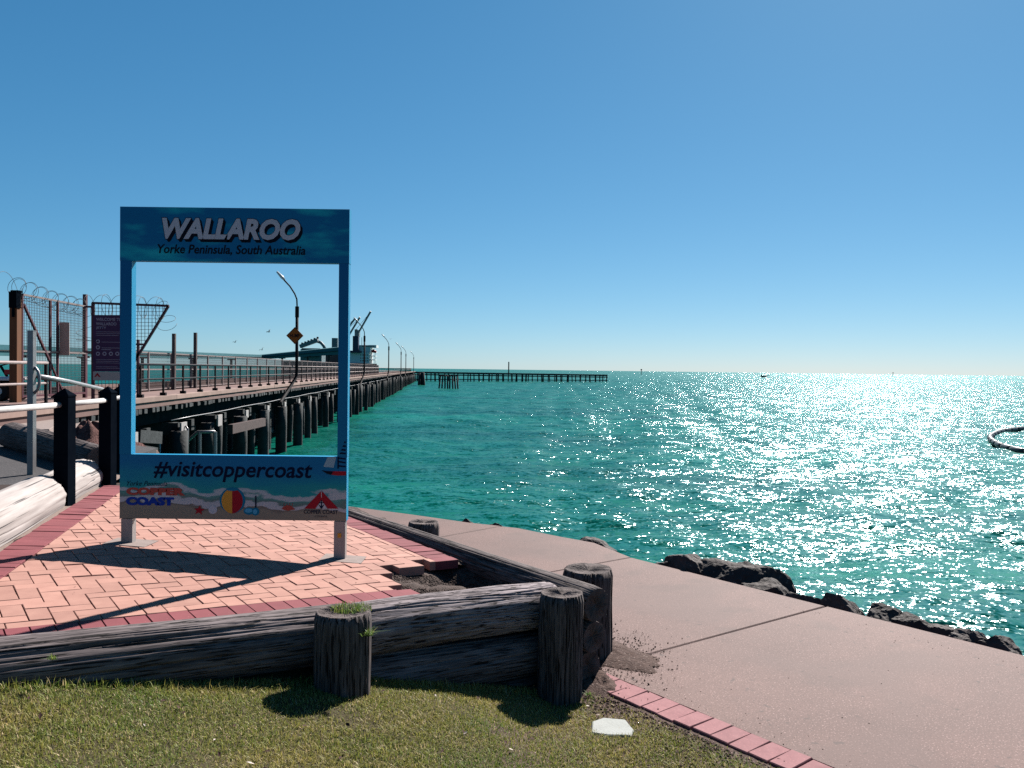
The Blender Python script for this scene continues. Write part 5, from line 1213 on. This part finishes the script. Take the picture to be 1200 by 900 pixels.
hull = MB().add([(xs1, d, zw - 2), (xs1 + 1.2, d, Sz(426)), (xs0, d, Sz(424)), (xs0, d, zw - 2), (xs1 - 2, d + B, zw - 2), (xs1 - 1.5, d + B, Sz(426)), (xs0, d + B, Sz(424)), (xs0, d + B, zw - 2)], [(3, 0, 1, 2), (4, 7, 6, 5), (0, 4, 5, 1), (2, 1, 5, 6), (7, 3, 2, 6), (7, 4, 0, 3)]); part(hull, 'hull', 'ship_hull', sh)
def sbox(u0, u1, v0, v1, y0, y1, name, m, par=sh): return part(MB().box(((Sx(u0) + Sx(u1)) / 2, d + (y0 + y1) / 2, (Sz(v0) + Sz(v1)) / 2), (Sx(u1) - Sx(u0), y1 - y0, Sz(v0) - Sz(v1))), name, m, par)
house = sbox(404, 432, 412.5, 425.5, 1.5, 13, 'superstructure', 'ship_white'); sbox(418, 433, 404.2, 412.4, 2.2, 11, 'bridge', 'ship_white'); sbox(431, 440, 404, 407.2, 2, 9, 'bridge_wing', 'ship_white'); sbox(413.5, 420, 393.8, 411, -1.0, 2.1, 'funnel', 'ship_dark'); sbox(410, 423, 411, 413.4, -1.5, 1.4, 'funnel_deck', 'ship_dark')
for v in (415.8, 419.5, 422.6):
    for u in np.arange(422, 432, 2.6): sub(MB().box((Sx(u), d + 1.46, Sz(v)), (.55, .1, .5)), 'window', 'ship_window', house)
for u in np.arange(424, 439, 2.2): sub(MB().box((Sx(u), d + 2.0, Sz(405.4)), (.7, .5, .5)), 'window', 'ship_window', house)
for k, v in enumerate((412, 416.5, 421)): sbox(432, 439 - k * .3, v, v + .8, 2, 9, 'stern_deck', 'ship_white'); sbox(434, 434.5, v, v + 4.5, 3, 3.3, 'stair', 'dark_steel'); sbox(438, 438.4, v, v + 4.5, 3, 3.3, 'stair', 'dark_steel')
part(MB().tube([(Sx(434.6), d + 1, Sz(411.6)), (Sx(437), d + 1, Sz(410.8)), (Sx(440.2), d + 1, Sz(412.4))], [.5, .95, .6], 10), 'lifeboat', 'lifeboat_red', sh, True)
part(MB().tube([(Sx(422), d + 4, Sz(404)), (Sx(422), d + 4, Sz(395))], .12, 6), 'mast', 'dark_steel', sh)
sbox(378, 404, 415, 425, 3, 12, 'cargo_hatch', 'ship_hull'); sbox(386, 392, 396, 416, 5, 8, 'derrick_house', 'crane_grey'); sbox(412, 417, 386, 394.2, 8, 11, 'crane_house', 'crane_grey')
for (u0, v0, u1, v1) in ((413, 394, 432.3, 364), (404, 393, 419.5, 371), (396, 393, 414, 372.5)):
    cr = part(MB().beam((Sx(u0), d + 9, Sz(v0)), (Sx(u1), d + 4, Sz(v1)), .55, .8), 'crane_jib', 'crane_grey', sh); sub(MB().beam((Sx(u0 + .2), d + 8.6, Sz(v0 - 9)), (Sx(u1 - .5), d + 4, Sz(v1 + 1)), .12, .12), 'cable', 'dark_steel', cr)
    part(MB().tube([(Sx(u0), d + 9, Sz(v0 + 14)), (Sx(u0), d + 9, Sz(v0 - 9))], .8, 8), 'crane_post', 'crane_grey', sh)

# ------------------------------------------------------------------ floating boom, beacons, gulls
ring = [(1290, 497), (1240, 500), (1200, 502.2), (1180, 504.6), (1170, 506.8), (1162, 510.6), (1160.5, 514), (1164, 517.5), (1172, 521.8), (1187, 526.3), (1200, 529), (1240, 534), (1300, 538)]
P3 = [G(u, v, z=SEA + .10) for u, v in ring]
def smooth_path(P, n=8):
    out = []
    for i in range(len(P) - 1):
        a, b, c, d_ = P[max(0, i - 1)], P[i], P[i + 1], P[min(len(P) - 1, i + 2)]
        for k in range(n): t_ = k / n; out.append(.5 * ((2 * b) + (c - a) * t_ + (2 * a - 5 * b + 4 * c - d_) * t_ ** 2 + (3 * b - a - 3 * c + d_) * t_ ** 3))
    out.append(P[-1]); return out
SP = smooth_path(P3); L = np.cumsum([0] + [np.linalg.norm(SP[i + 1] - SP[i]) for i in range(len(SP) - 1)])
def along(s): i = min(len(SP) - 2, int(np.searchsorted(L, s, 'right') - 1)); return lerp(SP[i], SP[i + 1], (s - L[i]) / (L[i + 1] - L[i]))
t = thing('floating_boom', 'black segmented floating pipe boom curving on the glittering water', 'boom', SP[len(SP) // 2]); s = 0.
while s < L[-1] - 1.7:
    part(MB().tube([along(s + 1.62 * k / 5) for k in range(6)], [.15, .185, .19, .18, .19, .155], 12), 'float_segment', 'boom_black', t, True); part(MB().tube([along(s + 1.58), along(s + 1.74)], .10, 10), 'joint', 'jetty_dark', t); s += 1.70
for u, v, d, h, lb in ((751.5, 437, 1000, 6., 'tiny channel marker post on the horizon right of the jetty arm'), (1046.5, 439.5, 1600, 7., 'tiny channel marker post on the horizon over the bright glitter')):
    p = G(u, v, y=d); t = thing('marker_post', lb, 'marker', (p[0], d, SEA)); part(MB().tube([(p[0], d, SEA - 2), (p[0], d, SEA + h)], .35, 8), 'pole', 'dark_steel', t); part(MB().box((p[0], d, SEA + h), (1.6, 1.6, 1.6)), 'topmark', 'dark_steel', t)
def gull(u, v, d, span, label, roll, flap, yaw):
    p = G(u, v, y=d); t = thing('gull', label, 'bird', p, 'gulls in flight'); k = span
    M3 = Matrix.Rotation(yaw, 3, 'Z') @ Matrix.Rotation(roll, 3, 'Y')
    tr = lambda q: p + np.array(M3 @ Vector(q)) * k
    part(MB().tube([tr(q) for q in ((0, -.22, 0), (0, -.16, .01), (0, -.05, .01), (0, .08, 0), (0, .17, .015), (0, .21, .005), (0, .25, -.005))], [.008 * k, .035 * k, .055 * k, .05 * k, .03 * k, .028 * k, .004 * k], 8), 'body', 'gull', t, True)
    for s_ in (-1, 1):
        a = [(.03 * s_, .07, .02), (.24 * s_, .10, .02 + flap * .8), (.5 * s_, .0, .02 + flap * .55)]; b_ = [(.03 * s_, -.07, .02), (.24 * s_, -.03, .02 + flap * .8), (.5 * s_, -.02, .02 + flap * .55)]
        V = [tr(q) for q in a + b_] + [tr((q[0], q[1], q[2] - .012)) for q in a + b_]
        part(MB().add(V, [(0, 1, 4, 3), (1, 2, 5, 4), (6, 9, 10, 7), (7, 10, 11, 8), (0, 6, 7, 1), (1, 7, 8, 2), (3, 4, 10, 9), (4, 5, 11, 10), (2, 8, 11, 5)]), 'wing', 'gull', t)
gull(895, 441.5, 42, .95, 'gull gliding low over the bright glittering water', rad(4), .10, rad(30))
gull(315, 389, 95, .95, 'small gull flying left of the orange diamond sign', rad(-25), .2, rad(70)); gull(275.5, 401, 110, .9, 'small gull flying above the dip of the conveyor at its left', rad(-20), .2, rad(60)); gull(307, 410, 110, .9, 'small gull flying just over the dip of the conveyor', rad(-30), .25, rad(50))
gull(457.5, 397.5, 110, .5, 'tiny gull flying right of the ship crane above the third lamp', rad(10), .2, rad(20))
print('objects', len(bpy.data.objects), 'tris', sum(len(o.data.loops) - 2 * len(o.data.polygons) for o in bpy.data.objects if o.type == 'MESH'))
